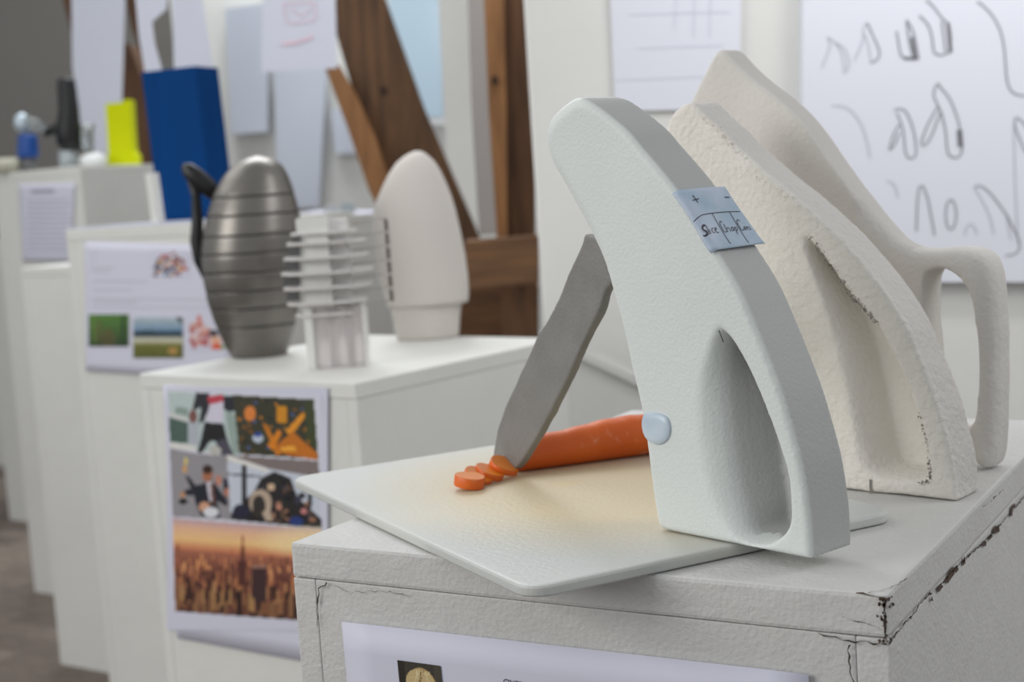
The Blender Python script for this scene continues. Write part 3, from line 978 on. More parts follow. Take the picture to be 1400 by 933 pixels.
# things on the far tall plinth
def lathe(name, c, prof, m, parent=None, seg=20, loc=None, ex=None, ey=None, dr=1.0):
    """prof: (z, radius[, x shift]) ; ex: width axis"""
    ex = ex or RGT
    ey = ey or FWD
    vs, fs = [], []
    for q in prof:
        z, rr = q[0], q[1]
        s = q[2] if len(q) > 2 else 0
        for k in range(seg):
            a = 2 * math.pi * k / seg
            vs.append(Vector((c.x, c.y, 0)) + ex * (s + rr * math.cos(a)) + ey * (rr * dr * math.sin(a)) + UP * z)
    n = len(prof)
    for i in range(n - 1):
        for k in range(seg):
            fs.append((i * seg + k, i * seg + (k + 1) % seg, (i + 1) * seg + (k + 1) % seg, (i + 1) * seg + k))
    fs.append(tuple(range(seg)))
    fs.append(tuple(range((n - 1) * seg, n * seg)))
    return new_obj(name, vs, fs, m, parent, smooth=True, loc=loc)
def rows(c, R, extra=None):
    """silhouette rows (py, x left, x right) -> lathe profile around c"""
    out = []
    for py, xl, xr in R:
        a, b = onpl(xl, py, c, FWD), onpl(xr, py, c, FWD)
        out.append(((a.z + b.z) / 2, (b - a).length / 2, ((a + b) / 2 - c).dot(RGT)))
    return out
def on4(px, f=0.12):
    p = c4 + x4 * 0.2 + y4 * f
    q = onpl(px, 222, p, FWD)
    return Vector((q.x, q.y, Z4))
BLACK = mat('black_plastic', rgb(26, 26, 27), 0.4)
CLEARG = mat('clear_smoke', rgb(214, 220, 222), 0.08, trans=0.85, ior=1.3)
q = on4(92)
g = thing('machine_model', q, 'black plastic lever model with a side spout on the far plinth', 'model')
pr = rows(q, [(227, 82, 106), (206, 80, 106)]); pr[0] = (Z4, pr[0][1], pr[0][2])
lathe('clear_base', q, pr, mat('pale_glass', rgb(190, 198, 202), .2, trans=.3), g)
lathe('body', q, rows(q, [(206, 86, 112), (196, 78, 113), (176, 76, 110), (150, 80, 108), (112, 78, 103), (107, 80, 101)]), BLACK, g)
tube('spout', [onpl(x, y, q, FWD) for x, y in ((90, 178), (76, 176), (62, 184))], [.022, .02, .012], BLACK, g)
lathe('smoked_cup', q, rows(q, [(205, 112, 124), (170, 110, 130)]), CLEARG, g)
q = on4(39)
g = thing('blue_jar', q, 'small blue jar with silver cap beside the black model', 'jar')
pr = rows(q, [(225, 30, 46), (216, 27, 50)]); pr[0] = (Z4, pr[0][1], pr[0][2])
lathe('foot', q, pr, mat('jar_foot', rgb(110, 112, 112), .5), g)
lathe('jar_body', q, rows(q, [(216, 25, 53), (212, 24, 53), (188, 25, 51), (184, 26, 50)]), mat('jar_blue', rgb(24, 74, 150), .4), g)
lathe('neck', q, rows(q, [(184, 30, 44), (174, 30, 42)]), CLEARG, g)
lathe('cap', q, rows(q, [(180, 24, 38), (170, 19, 39), (160, 20, 38), (155, 25, 33)]), mat('cap_silver', rgb(190, 204, 214), .3, metal=.3), g)
tube('clear_arm', [onpl(x, y, q, FWD) for x, y in ((34, 164), (48, 169), (60, 177))], [.014, .017, .010], CLEARG, g)
q = on4(8, .1)
o = lathe('pale_dish', q, [(Z4, .03), (Z4 + .02, .042), (Z4 + .045, .046), (Z4 + .046, .02)], mat('dish_cream', rgb(206, 204, 186), .5))
tag(o, 'cream dish at the left end of the far plinth top', 'dish')
q = on4(128, .1)
o = lathe('white_bowl', q, [(Z4, .03), (Z4 + .015, .045), (Z4 + .035, .040), (Z4 + .045, .016)], mat('bowl_white', rgb(222, 224, 224), .5))
tag(o, 'small white bowl between the black model and the yellow piece', 'bowl')
pc = c4 + x4 * .41 + y4 * .30
YEL = mat('neon_yellow', rgb(206, 214, 0), 0.7, spec=.2, bump=0.0005, bump_scale=40)
qa = [onpl(x, y, pc, FWD) for x, y in ((145, 223), (148, 208), (144, 142), (168, 140), (170, 136), (178, 136), (182, 206), (187, 213), (187, 223))]
for v in qa:
    v.z = max(v.z, Z4 + .0005)
zb = min(v.z for v in qa)
for i in (0, 8): qa[i].z = Z4 + .0005
vs = qa + [v + FWD * .06 for v in qa]
k = len(qa)
yo = new_obj('foam_piece', vs, [tuple(range(k)), tuple(range(k, 2 * k))] + [(i, (i + 1) % k, (i + 1) % k + k, i + k) for i in range(k)], YEL, loc=qa[0])
tag(yo, 'bright neon yellow foam piece with flared foot on the far plinth', 'block')

# ------------------------------------------------------------------ models on the middle plinth
def base_on(px, py, z=1.0005):
    return onz(px, py, z)
# grey egg: stacked slices on a dark core
GREY = mat('brushed_grey', rgb(126, 122, 117), 0.36, metal=0.7, var=0.08, var_scale=30, stretch=(1, 1, 6))
CORE = mat('groove_dark', rgb(56, 54, 52), 0.6)
eg = base_on(356, 486)
R = [(486.5, 318, 392), (478, 313, 395), (470, 308, 398), (440, 295, 405), (410, 285, 410), (380, 279, 413), (350, 276, 414), (320, 278, 413), (290, 284, 408),
     (262, 293, 401), (240, 305, 393), (226, 317, 385), (218, 329, 374), (215, 337, 366), (213.4, 344, 359), (213, 350, 353)]
prof = rows(eg, R)
prof[0] = (1.0005,) + prof[0][1:]
zz = [p[0] for p in prof]
def at_z(z):
    return (z, float(np.interp(z, zz, [p[1] for p in prof])), float(np.interp(z, zz, [p[2] for p in prof])))
gm = thing('egg_model', eg, 'grey metallic egg-shaped model with horizontal grooves and black handle', 'model')
gy = [443, 418, 394, 369, 344, 320, 293, 268]
gz = [onpl(350, y, eg, FWD).z for y in gy]
edges = [1.0005] + gz + [prof[-1][0]]
# smooth the profile with a monotone fit
zfine = np.linspace(zz[0], zz[-1], 120)
rf = np.interp(zfine, zz, [p[1] for p in prof]); sf = np.interp(zfine, zz, [p[2] for p in prof])
for _ in range(4):
    rf[1:-1] = (rf[:-2] + 2 * rf[1:-1] + rf[2:]) / 4; sf[1:-1] = (sf[:-2] + 2 * sf[1:-1] + sf[2:]) / 4
def ez(z, dr=0.0):
    return (z, max(0.001, float(np.interp(z, zfine, rf)) + dr), float(np.interp(z, zfine, sf)))
lathe('core', eg, [ez(z, -0.0012) for z in np.linspace(edges[0] + .003, edges[-1] - .01, 30)], CORE, gm, seg=40)
for a, b in zip(edges[:-1], edges[1:]):
    a2 = a + (0.0014 if a != edges[0] else 0)
    b2 = b - (0.0014 if b != edges[-1] else 0)
    L = [ez(a2, -0.0025), ez(a2, -0.0006), ez(a2 + .0003, -.0001)] + [ez(z) for z in np.linspace(a2 + .0010, b2 - (.0010 if b != edges[-1] else 0), 7 if b != edges[-1] else 26)] + ([ez(b2 - .0003, -.0001), ez(b2, -0.0006)] if b != edges[-1] else [])
    if b != edges[-1]:
        L.append(ez(b2, -0.0025))
    lathe('slice', eg, L, GREY, gm, seg=56)
hp = eg + FWD * 0.05
H = lambda x, y: onpl(x, y, hp, FWD)
tube('handle', [H(250, 226), H(256, 231), H(268, 242), H(284, 256), H(300, 270)], [.004, .0115, .0150, .0150, .011], BLACK, gm, flat=.7)
tube('handle_strap', [H(262, 246), H(268, 268), H(270, 300), H(269, 330), H(274, 356), H(284, 384)], [.008, .0075, .009, .011, .011, .006], BLACK, gm, flat=.7)

# white egg with a collar
WEGG = mat('white_plaster', rgb(204, 198, 192), 0.7, bump=0.0008, bump_scale=60, bump2=.0015, bump2_scale=12)
we = base_on(584, 462)
R = [(462.5, 543, 627), (458, 542, 628), (438, 538, 629), (421, 534, 631), (416.5, 532, 634)]
R2 = [(416, 530, 640), (410, 528, 641), (398, 524, 641), (380, 519, 640), (350, 514, 636), (320, 510, 630), (290, 510, 623), (270, 515, 617), (250, 524, 609), (235, 532, 602), (222, 541, 594), (213, 552, 585), (208, 562, 578), (206.5, 568, 572)]
wm = thing('egg_model', we, 'plain white egg-shaped model with a stepped collar', 'model')
pa = rows(we, R); pa[0] = (1.0005,) + pa[0][1:]
lathe('cup', we, pa, WEGG, wm, seg=48, dr=.8)
pb = rows(we, R2)
lathe('dome', we, [(pb[0][0] - .0002, pb[0][1] - .004, pb[0][2])] + pb, WEGG, wm, seg=48, dr=.8)

# clear acrylic model
ACR = mat('clear_acrylic', rgb(250, 250, 250), 0.05, trans=0.95, ior=1.12)
ACRE = mat('acrylic_cut_edge', rgb(168, 156, 146), 0.4)
ACRW = mat('frosted_acrylic', rgb(240, 238, 236), 0.3, trans=0.25, ior=1.2)
ac = base_on(460, 500)
am = thing('layered_model', ac, 'clear acrylic model of stacked ribs on a transparent column', 'model')
A = lambda x, y: onpl(x, y, ac, FWD)
zl = A(450, 418).z
xc = (A(458, 500) - ac).dot(RGT)
def abox(name, x0, x1, z0, z1, f0, f1, m, par=am, bev=0.0008):
    a, b = (A(x0, 450) - ac).dot(RGT), (A(x1, 450) - ac).dot(RGT)
    return obox(name, Vector((ac.x, ac.y, 0)) + RGT * a + FWD * f0 + UP * z0, RGT, FWD, UP, (b - a, f1 - f0, z1 - z0), m, par, bev)
ztop = A(450, 302).z
Z0 = 1.0005
ACRM = mat('milky_acrylic', rgb(244, 240, 240), 0.2, trans=0.75, ior=1.15)
abox('column', 430, 500, Z0, zl, -.030, -.026, ACRM)
abox('column', 430, 500, Z0, zl, .026, .030, ACRM)
abox('column_edge', 421, 432, Z0, zl, -.031, -.020, WALLW)
abox('column', 426, 430, Z0, zl, -.03, .03, ACRW)
abox('column', 497, 501, Z0, zl, -.03, .03, ACRW)
abox('inner_panel', 450, 462, Z0, ztop, -.012, -.008, ACRW)
abox('inner_panel', 472, 484, Z0, ztop, .004, .008, ACRW)
abox('inner_panel', 420, 462, zl, ztop + .006, -.030, -.010, WALLW)
abox('inner_panel', 462, 486, zl, ztop + .003, -.018, .012, ACRW)
for y, xl, xr in ((318, 399, 488), (331, 394, 500), (351, 390, 503), (371, 387, 510), (391, 390, 508), (412, 395, 502), (428, 406, 496)):
    a, b = A(xl, y), A(xr, y)
    z = A((xl + xr) / 2, y).z
    ca, w = (a + b) / 2, (b - a).length / 2
    dp = w * .78
    outl = [(-w, -.35 * dp), (-w * .8, -dp * .8), (-w * .45, -dp), (w * .5, -dp), (w * .85, -.75 * dp), (w, -.2 * dp), (w, .3 * dp), (w * .7, dp * .8), (-w * .7, dp * .8), (-w, .3 * dp)]
    for nm, t0, t1, m, sc_ in (('rib', -.0012, .0022, ACRW, 1.0), ('rib_edge', -.0020, -.0011, ACRE, 1.004)):
        vs = [Vector((ca.x, ca.y, 0)) + RGT * (u * sc_) + FWD * (v * sc_) + UP * (z + tt) for tt in (t0, t1) for u, v in outl]
        k = len(outl)
        if nm == 'rib_edge':     # a narrow cut rim, open in the middle
            inner = [Vector((ca.x, ca.y, 0)) + RGT * (u * .93) + FWD * (v * .93) + UP * (z + tt) for tt in (t0, t1) for u, v in outl]
            vs += inner
            fs = [(i, (i + 1) % k, (i + 1) % k + k, i + k) for i in range(k)]
            fs += [(i, (i + 1) % k, (i + 1) % k + 2 * k, i + 2 * k) for i in range(k)]
            fs += [(i + k, (i + 1) % k + k, (i + 1) % k + 3 * k, i + 3 * k) for i in range(k)]
            fs += [(i + 2 * k, (i + 1) % k + 2 * k, (i + 1) % k + 3 * k, i + 3 * k) for i in range(k)]
        else:
            fs = [tuple(range(k)), tuple(range(k, 2 * k))] + [(i, (i + 1) % k, (i + 1) % k + k, i + k) for i in range(k)]
        new_obj(nm, vs, fs, m, am, loc=ca)
# cross-pieces at the left end and the comb plate at the right
for y0, y1, x0, x1 in ((322, 331, 404, 415), (336, 350, 400, 414), (355, 370, 396, 413), (375, 390, 393, 412), (395, 410, 398, 414)):
    g0 = [A(x0, y0), A(x1, y0 - 1), A(x1 + 1, y1 - 1), A(x0 - 1, y1)]
    g0 = [v - FWD * .034 for v in g0]
    vs = g0 + [v + FWD * .003 for v in g0]
    new_obj('dark_slot', vs, [(0, 1, 2, 3), (4, 5, 6, 7), (0, 1, 5, 4), (1, 2, 6, 5), (2, 3, 7, 6), (3, 0, 4, 7)], mat('slot_grey', rgb(92, 92, 92), .5), am, loc=g0[0])
g0 = [A(478, 304), A(528, 296), A(536, 414), A(486, 421)]
vs = g0 + [v + FWD * .003 for v in g0]
new_obj('comb_plate', vs, [(0, 1, 2, 3), (4, 5, 6, 7), (0, 1, 5, 4), (1, 2, 6, 5), (2, 3, 7, 6), (3, 0, 4, 7)], ACR, am, loc=g0[3])
for k in range(6):
    y0 = 300 + k * 19.2
    x0 = 525 + k * 1.45
    g0 = [A(x0, y0), A(x0 + 4.5, y0 - .5), A(x0 + 6, y0 + 15.5), A(x0 + 1.5, y0 + 16)]
    g0 = [v - FWD * .002 for v in g0]
    vs = g0 + [v + FWD * .006 for v in g0]
    new_obj('comb_slot', vs, [(0, 1, 2, 3), (4, 5, 6, 7), (0, 1, 5, 4), (1, 2, 6, 5), (2, 3, 7, 6), (3, 0, 4, 7)], mat('slot_brown', rgb(96, 86, 78), .5), am, loc=g0[3])
for k in range(7):
    y = 303 + k * 19
    tube('comb_wire', [A(482, y + 2) - FWD * .002, A(527 + k * 1.3, y - 6) - FWD * .002], [.0008, .0008], ACRE, am, seg=6)

# ------------------------------------------------------------------ chopping board
Ab, Bb, Cb = onz(452, 657, 1.0), onz(724, 824, 1.0), onz(1228, 714, 1.0)
u = (Cb - Bb)
u.z = 0
v = (Ab - Bb)
v -= u.normalized() * v.dot(u.normalized()) * 0.9
L1, L2 = u.length, v.length
un, vn = u.normalized(), v.normalized()
cr = 0.016
loop = []
for (cx_, cy_2, a0) in ((cr, cr, 180), (L1 - cr, cr, 270), (L1 - cr, L2 - cr, 0), (cr, L2 - cr, 90)):
    for k in range(9):
        a = math.radians(a0 + k * 11.25)
        loop.append((cx_ + cr * math.cos(a), cy_2 + cr * math.sin(a)))
TH = 0.0095
def inset(L, d):
    c = (L1 / 2, L2 / 2)
    return [(c[0] + (x - c[0]) * (1 - d / (L1 / 2)), c[1] + (y - c[1]) * (1 - d / (L2 / 2))) for x, y in L]
bvs, bfs = [], []
levels = [(0.0008, .0022), (0, .0032), (0, TH - .002), (0.0006, TH - .0006), (0.0020, TH)]
K = len(loop)
Zb = 1.0004
for d, z in levels:
    for x, y in inset(loop, d):
        bvs.append(Bb + un * x + vn * y + UP * (Zb - 1.0 + z - .0018))
for i in range(len(levels) - 1):
    for k in range(K):
        bfs.append((i * K + k, i * K + (k + 1) % K, (i + 1) * K + (k + 1) % K, (i + 1) * K + k))
bfs.append(tuple(range(K)))
bfs.append(tuple(range((len(levels) - 1) * K, len(levels) * K)))
ZB = Zb + TH - .0018
bm_ = mat('board_plastic', rgb(198, 199, 194), 0.45, sss=0.35, bump=0.0003, bump_scale=240)
nt = bm_.node_tree
pb_ = nt.nodes['Principled BSDF']
tc = nt.nodes.new('ShaderNodeTexCoord'); mp = nt.nodes.new('ShaderNodeMapping'); gr = nt.nodes.new('ShaderNodeTexGradient'); gr.gradient_type = 'SPHERICAL'
ctr = un * L1 * .55 + vn * L2 * .5
ang_b = math.atan2(un.y, un.x)
mp.vector_type = 'TEXTURE'
mp.inputs['Location'].default_value = ctr
mp.inputs['Rotation'].default_value = (0, 0, ang_b)
mp.inputs['Scale'].default_value = (L1 * .58, L2 * .55, 1)
rp = nt.nodes.new('ShaderNodeValToRGB')
rp.color_ramp.elements[0].position = .0; rp.color_ramp.elements[0].color = rgb(195, 197, 194)
rp.color_ramp.elements[1].position = .55; rp.color_ramp.elements[1].color = rgb(208, 194, 162)
nz = nt.nodes.new('ShaderNodeTexNoise'); nz.inputs['Scale'].default_value = 14
mx = nt.nodes.new('ShaderNodeMix'); mx.data_type = 'RGBA'; mx.inputs[7].default_value = rgb(230, 196, 110)
rp2 = nt.nodes.new('ShaderNodeValToRGB'); rp2.color_ramp.elements[0].position = .6; rp2.color_ramp.elements[1].position = .85; rp2.color_ramp.elements[1].color = (.5, .5, .5, 1)
mul = nt.nodes.new('ShaderNodeMath'); mul.operation = 'MULTIPLY'
nt.links.new(tc.outputs['Object'], mp.inputs[0]); nt.links.new(mp.outputs[0], gr.inputs[0]); nt.links.new(gr.outputs['Fac'], rp.inputs[0])
nt.links.new(tc.outputs['Object'], nz.inputs[0]); nt.links.new(nz.outputs['Fac'], rp2.inputs[0]); nt.links.new(rp2.outputs[0], mul.inputs[0]); nt.links.new(gr.outputs['Fac'], mul.inputs[1])
nt.links.new(mul.outputs[0], mx.inputs[0]); nt.links.new(rp.outputs[0], mx.inputs[6]); nt.links.new(mx.outputs[2], pb_.inputs['Base Color'])
board = new_obj('chopping_board', bvs, bfs, bm_, loc=Bb)
tag(board, 'translucent white plastic chopping board hanging over the nearest plinth', 'chopping board')

# ------------------------------------------------------------------ carrot
def carrot_mat():
    m = mat('carrot_skin', rgb(222, 98, 34), 0.45, sss=0.15, bump=0.0008, bump_scale=60)
    nt = m.node_tree
    p = nt.nodes['Principled BSDF']
    tc = nt.nodes.new('ShaderNodeTexCoord')
    n1 = nt.nodes.new('ShaderNodeTexNoise'); n1.inputs['Scale'].default_value = 70; n1.inputs['Detail'].default_value = 3
    r1 = nt.nodes.new('ShaderNodeValToRGB'); r1.color_ramp.elements[0].position = .60; r1.color_ramp.elements[1].position = .76
    r1.color_ramp.elements[0].color = (0, 0, 0, 1); r1.color_ramp.elements[1].color = (.5, .5, .5, 1)
    n2 = nt.nodes.new('ShaderNodeTexNoise'); n2.inputs['Scale'].default_value = 22
    r2 = nt.nodes.new('ShaderNodeValToRGB'); r2.color_ramp.elements[0].color = rgb(204, 84, 24); r2.color_ramp.elements[1].color = rgb(234, 116, 38)
    mx = nt.nodes.new('ShaderNodeMix'); mx.data_type = 'RGBA'; mx.inputs[7].default_value = rgb(238, 180, 150)
    L = nt.links.new
    L(tc.outputs['Object'], n1.inputs[0]); L(tc.outputs['Object'], n2.inputs[0]); L(n1.outputs[0], r1.inputs[0]); L(n2.outputs[0], r2.inputs[0])
    L(r1.outputs[0], mx.inputs[0]); L(r2.outputs[0], mx.inputs[6]); L(mx.outputs[2], p.inputs['Base Color'])
    return m
CAR = carrot_mat()
CUT = mat('carrot_cut', rgb(244, 138, 40), 0.35, sss=0.2, var=.1, var_scale=90)
k0, k1 = onz(706, 645, ZB), onz(876, 622, ZB)
ax = (k1 - k0).normalized()
nn, rr_ = [], []
cp = []
LEN = 0.235
for i in range(40):
    t = i / 39
    rad = 0.0120 + 0.0052 * min(1, t * 2.4) ** .8 + 0.0002 * math.sin(t * 23) + .0002 * math.sin(t * 61)
    if t > .93: rad *= math.sqrt(max(0.02, 1 - ((t - .93) / .075) ** 2))
    rr_.append(rad)
    cp.append(k0 + ax * (t * LEN) + UP * (rad if t < .93 else rr_[36]))
cr_ = thing('carrot', k0, 'orange carrot on the chopping board, cut at the knife tip', 'carrot')
tube('root', cp, rr_, CAR, cr_, seg=28, loc=k0)
vs = [cp[0] - ax * .0002 + (Matrix.Rotation(2 * math.pi * k / 28, 3, ax) @ UP) * (rr_[0] * .985) for k in range(28)]
new_obj('cut_face', vs, [tuple(range(28))], CUT, cr_, loc=cp[0])
# slices leaning on each other
def carrot_slice(px, py, rad, thick, tilt, yaw, label, lift=0.0):
    c = onz(px, py, ZB)
    ta = Vector((math.cos(yaw), math.sin(yaw), 0))             # fall direction
    n = (ta * math.cos(tilt) + UP * math.sin(tilt)).normalized()
    sidev = UP.cross(ta).normalized()
    upv = n.cross(sidev).normalized()
    if upv.z < 0: upv = -upv
    low = rad * abs(upv.z) + thick / 2 * abs(n.z)
    c = c + UP * (low + lift)
    t = thing('carrot_slice', Vector((c.x, c.y, ZB)), label, 'carrot slice', 'carrot slices at the knife tip')
    vs, fs = [], []
    seg = 28
    for s, rs in ((-.5, .97), (-.42, 1), (.42, 1), (.5, .97)):
        for k in range(seg):
            a = 2 * math.pi * k / seg
            w = 1 + .03 * math.sin(3 * a + px)
            vs.append(c + n * (thick * s) + (sidev * math.cos(a) + upv * math.sin(a)) * rad * rs * w)
    for i in range(3):
        for k in range(seg):
            fs.append((i * seg + k, i * seg + (k + 1) % seg, (i + 1) * seg + (k + 1) % seg, (i + 1) * seg + k))
    new_obj('skin', vs, fs, CAR, t, loc=c, smooth=True)
    new_obj('cut_face', vs[:seg], [tuple(range(seg))], CUT, t, loc=c)
    new_obj('cut_face', vs[3 * seg:], [tuple(range(seg))], CUT, t, loc=c)
yw = math.atan2(RGT.y, RGT.x)
carrot_slice(643, 668.5, .0118, .0085, math.radians(80), yw - .3, 'thickest carrot slice, lying almost flat and farthest from the knife')
carrot_slice(656, 662, .0118, .0035, math.radians(63), yw - .5, 'thin carrot slice leaning over the outermost one')
carrot_slice(670, 658, .0118, .0050, math.radians(66), yw - .3, 'third carrot slice, between the thin slice and the blade')
carrot_slice(690, 653, .0122, .0050, math.radians(62), yw - .5, 'carrot slice touching the knife tip', lift=.0015)

# ------------------------------------------------------------------ painted knife model (nearest)
def foam(name, c, c2=None, **k):
    return mat(name, c, **k)
D1 = Slab(onz(1107, 766, ZB + .0006), -20, 0.042, ZB + .0006)
outer_px = [(777, 134), (790, 134.5), (803, 139), (823, 153), (854, 179), (875, 204), (900, 233), (924, 264), (950, 304), (976, 344), (1006, 393), (1027, 440),
            (1046, 487), (1066, 540), (1081, 590), (1094, 640), (1102, 690), (1106, 730), (1107, 766, 1), (1065, 764), (1027, 760), (973, 750), (919, 734), (899, 722, 1),
            (891, 680), (880, 600), (871, 548), (860, 500), (851, 456), (834, 396), (821, 357), (803, 322), (785, 290), (767, 257), (751, 229), (742, 203), (740, 182), (745, 163), (757, 148)]
def to_plane(S, pts):
    return [S.uv(p[0], p[1]) + ((1,) if len(p) > 2 else ()) for p in pts]
O1 = catmull(to_plane(D1, outer_px), 4)
hole_px = [(980, 447), (990, 450), (1003, 466), (1025, 505), (1046, 555), (1063, 601), (1077, 648), (1081.5, 690), (1080, 717), (1069, 736), (1046, 749), (1020, 747), (998, 733),
           (976, 700), (962, 650), (953, 590), (954, 530), (966, 480)]
deep_px = [(992, 478), (997, 482), (1005, 492), (1022, 525), (1043, 570), (1059, 612), (1073, 652), (1077, 690), (1075, 712), (1063, 728), (1045, 734), (1032, 731), (1026, 722),
           (1024, 690), (1018, 650), (1010, 590), (1001, 530), (994, 498)]
H1 = catmull(to_plane(D1, hole_px), 4)
G1 = catmull(to_plane(D1, deep_px), 4)
GRN = mat('painted_foam', rgb(219, 224, 221), 0.55, var=0.06, var_scale=9, bump=0.0004, bump_scale=420, bump2=0.0003, bump2_scale=30)
a_top = D1.uv(777, 134)[0]
def rfn(p):
    # the inner (left) edge is well rounded, the outer edge crisper, the foot almost square
    left = 1.0 if (p[0] < D1.uv(900, 700)[0] + 0.004 or p[0] < D1.uv(900, 400)[0] and p[0] + (p[1] - 1.15) * .62 < -0.125) else 0.0
    if p[1] < 1.016:
        return 0.0025
    return 0.004 + 0.011 * left * min(1, max(0, (p[1] - 1.03) / .1))
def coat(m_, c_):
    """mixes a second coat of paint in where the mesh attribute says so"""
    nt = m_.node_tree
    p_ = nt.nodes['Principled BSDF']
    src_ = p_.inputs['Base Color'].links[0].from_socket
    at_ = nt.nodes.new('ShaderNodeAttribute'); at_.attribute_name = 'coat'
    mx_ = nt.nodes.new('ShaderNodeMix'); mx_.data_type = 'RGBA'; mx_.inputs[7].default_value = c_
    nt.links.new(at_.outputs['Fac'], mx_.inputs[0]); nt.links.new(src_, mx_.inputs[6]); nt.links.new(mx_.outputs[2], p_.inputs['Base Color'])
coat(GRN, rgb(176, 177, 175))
RAD1 = by_index([.009, .006, .004] + [.0025] * 16 + [.002] * 4 + [.002, .003, .004, .004, .003, .003, .004, .006, .009, .010, .010, .010, .010, .010, .010, .010], 4)
assert len(RAD1) == len(O1), (len(RAD1), len(O1))
k1_ = thing('knife_model', D1.at(-0.06, ZB, .02), 'pale green-grey painted foam electric knife model standing on the board', 'model')
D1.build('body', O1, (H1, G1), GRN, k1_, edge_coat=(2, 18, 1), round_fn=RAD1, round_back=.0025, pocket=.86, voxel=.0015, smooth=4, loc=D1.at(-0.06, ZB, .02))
# little scratch at the top of the grip opening
LP = D1.at(0, 0, -.0006)
ribbons('scratch', [[(983, 452), (986, 460), (989, 468)]], .0008, CRACK, k1_, -D1.e2, LP, lambda x, y: onpl(x, y, LP, D1.e2))
ribbons('scratch', [[(1124, 634), (1129, 641)], [(1127, 636), (1130, 640)]], .0005, CRACK, k1_, -D1.e2, LP, lambda x, y: onpl(x, y, D1.B + D1.e1 * .004 + D1.e2 * .02, D1.e1 * .9 + UP * .25))
# button
bc = [(882, 566), (892, 564), (905, 566), (914, 572), (917.5, 584), (916, 597), (908, 606), (898, 607.5), (887, 602), (881, 592), (879, 578)]
bl = catmull(to_plane(D1, bc), 2)
cxm, czm = sum(p[0] for p in bl) / len(bl), sum(p[1] for p in bl) / len(bl)
vs, fs = [], []
for t, s in ((.004, 1.0), (-.0010, 1.0), (-.0018, .95), (-.0022, .6), (-.0023, .2)):
    for p in bl:
        vs.append(D1.at(cxm + (p[0] - cxm) * s, czm + (p[1] - czm) * s, t))
K = len(bl)
for i in range(4):
    for k in range(K):
        fs.append((i * K + k, i * K + (k + 1) % K, (i + 1) * K + (k + 1) % K, (i + 1) * K + k))
fs.append(tuple(range(4 * K, 5 * K)))
bt = new_obj('button', vs, fs, mat('button_paper', rgb(206, 218, 228), .3, col2=rgb(176, 192, 206), var_scale=30), k1_, smooth=True, loc=D1.at(cxm, czm, 0))
bt['label'] = 'pale blue oval button'
# blade
tipw = onz(708, 641, ZB + .008)
att = D1.at(D1.uv(815, 358)[0], D1.uv(815, 358)[1], .016)
bdv = att - tipw
bang = math.degrees(math.atan2(bdv.y, bdv.x))
BL = Slab(Vector((tipw.x, tipw.y, ZB)), bang, 0.0075, ZB + .0004)
bl_px = [(799, 320, 1), (793, 338), (775, 378), (757, 422), (735, 459), (713, 506), (695, 546), (682, 579), (675, 612), (674, 630), (682, 637), (704, 642, 1), (716, 627),
         (738, 590), (757, 554), (776, 516), (797, 468), (818, 425), (828, 396), (846, 380, 1), (832, 330, 1)]
OB = catmull(to_plane(BL, bl_px), 3)
BLM = mat('grey_painted_blade', rgb(132, 130, 127), 0.6, var=0.14, var_scale=30, bump=0.0007, bump_scale=350)
bo = BL.build('blade', OB, None, BLM, k1_, round_front=.0012, round_back=.0012, voxel=.0012, smooth=3, loc=tipw,
              disp=lambda p: noise.noise(p * 60) * .0006)
bo['label'] = 'grey painted foam blade'
# paper label wrapped over the outer edge
e0i = [D1.uv(923, 263), D1.uv(936, 282), D1.uv(950, 303), D1.uv(963, 324), D1.uv(976, 345)]
def label_pt(u_, v_):
    s = v_ * 4
    i = min(3, int(s))
    fr = s - i
    a = e0i[i][0] * (1 - fr) + e0i[i + 1][0] * fr
    z = e0i[i][1] * (1 - fr) + e0i[i + 1][1] * fr
    tx_, tz = e0i[4][0] - e0i[0][0], e0i[4][1] - e0i[0][1]
    l = math.hypot(tx_, tz)
    na, nz_ = -tz / l, tx_ / l          # outward normal in the plane
    if nz_ < 0 and na < 0: na, nz_ = -na, -nz_
    t = -0.0015 + u_ * (D1.T + .0040)
    o = .0016 - (.0030 if u_ < 0.06 else 0) * (1 - u_ / .06) + .0006 * math.sin(v_ * 5 + u_ * 3) + (.0009 if v_ > .9 else 0) * (v_ - .9) * 10
    return D1.at(a + na * o, z + nz_ * o, t)
nu, nv = 18, 14
vs = [label_pt(i / nu, j / nv) for j in range(nv + 1) for i in range(nu + 1)]
fs = [(j * (nu + 1) + i, j * (nu + 1) + i + 1, (j + 1) * (nu + 1) + i + 1, (j + 1) * (nu + 1) + i) for j in range(nv) for i in range(nu)]
lbm = mat('label_paper', rgb(200, 206, 222), .5, col2=rgb(146, 172, 190), var_scale=34)
lb = new_obj('paper_label', vs, fs, lbm, k1_, smooth=True, loc=vs[0])
lb.modifiers.new('t', 'SOLIDIFY').thickness = .0004
lb['label'] = 'pale blue paper control label'
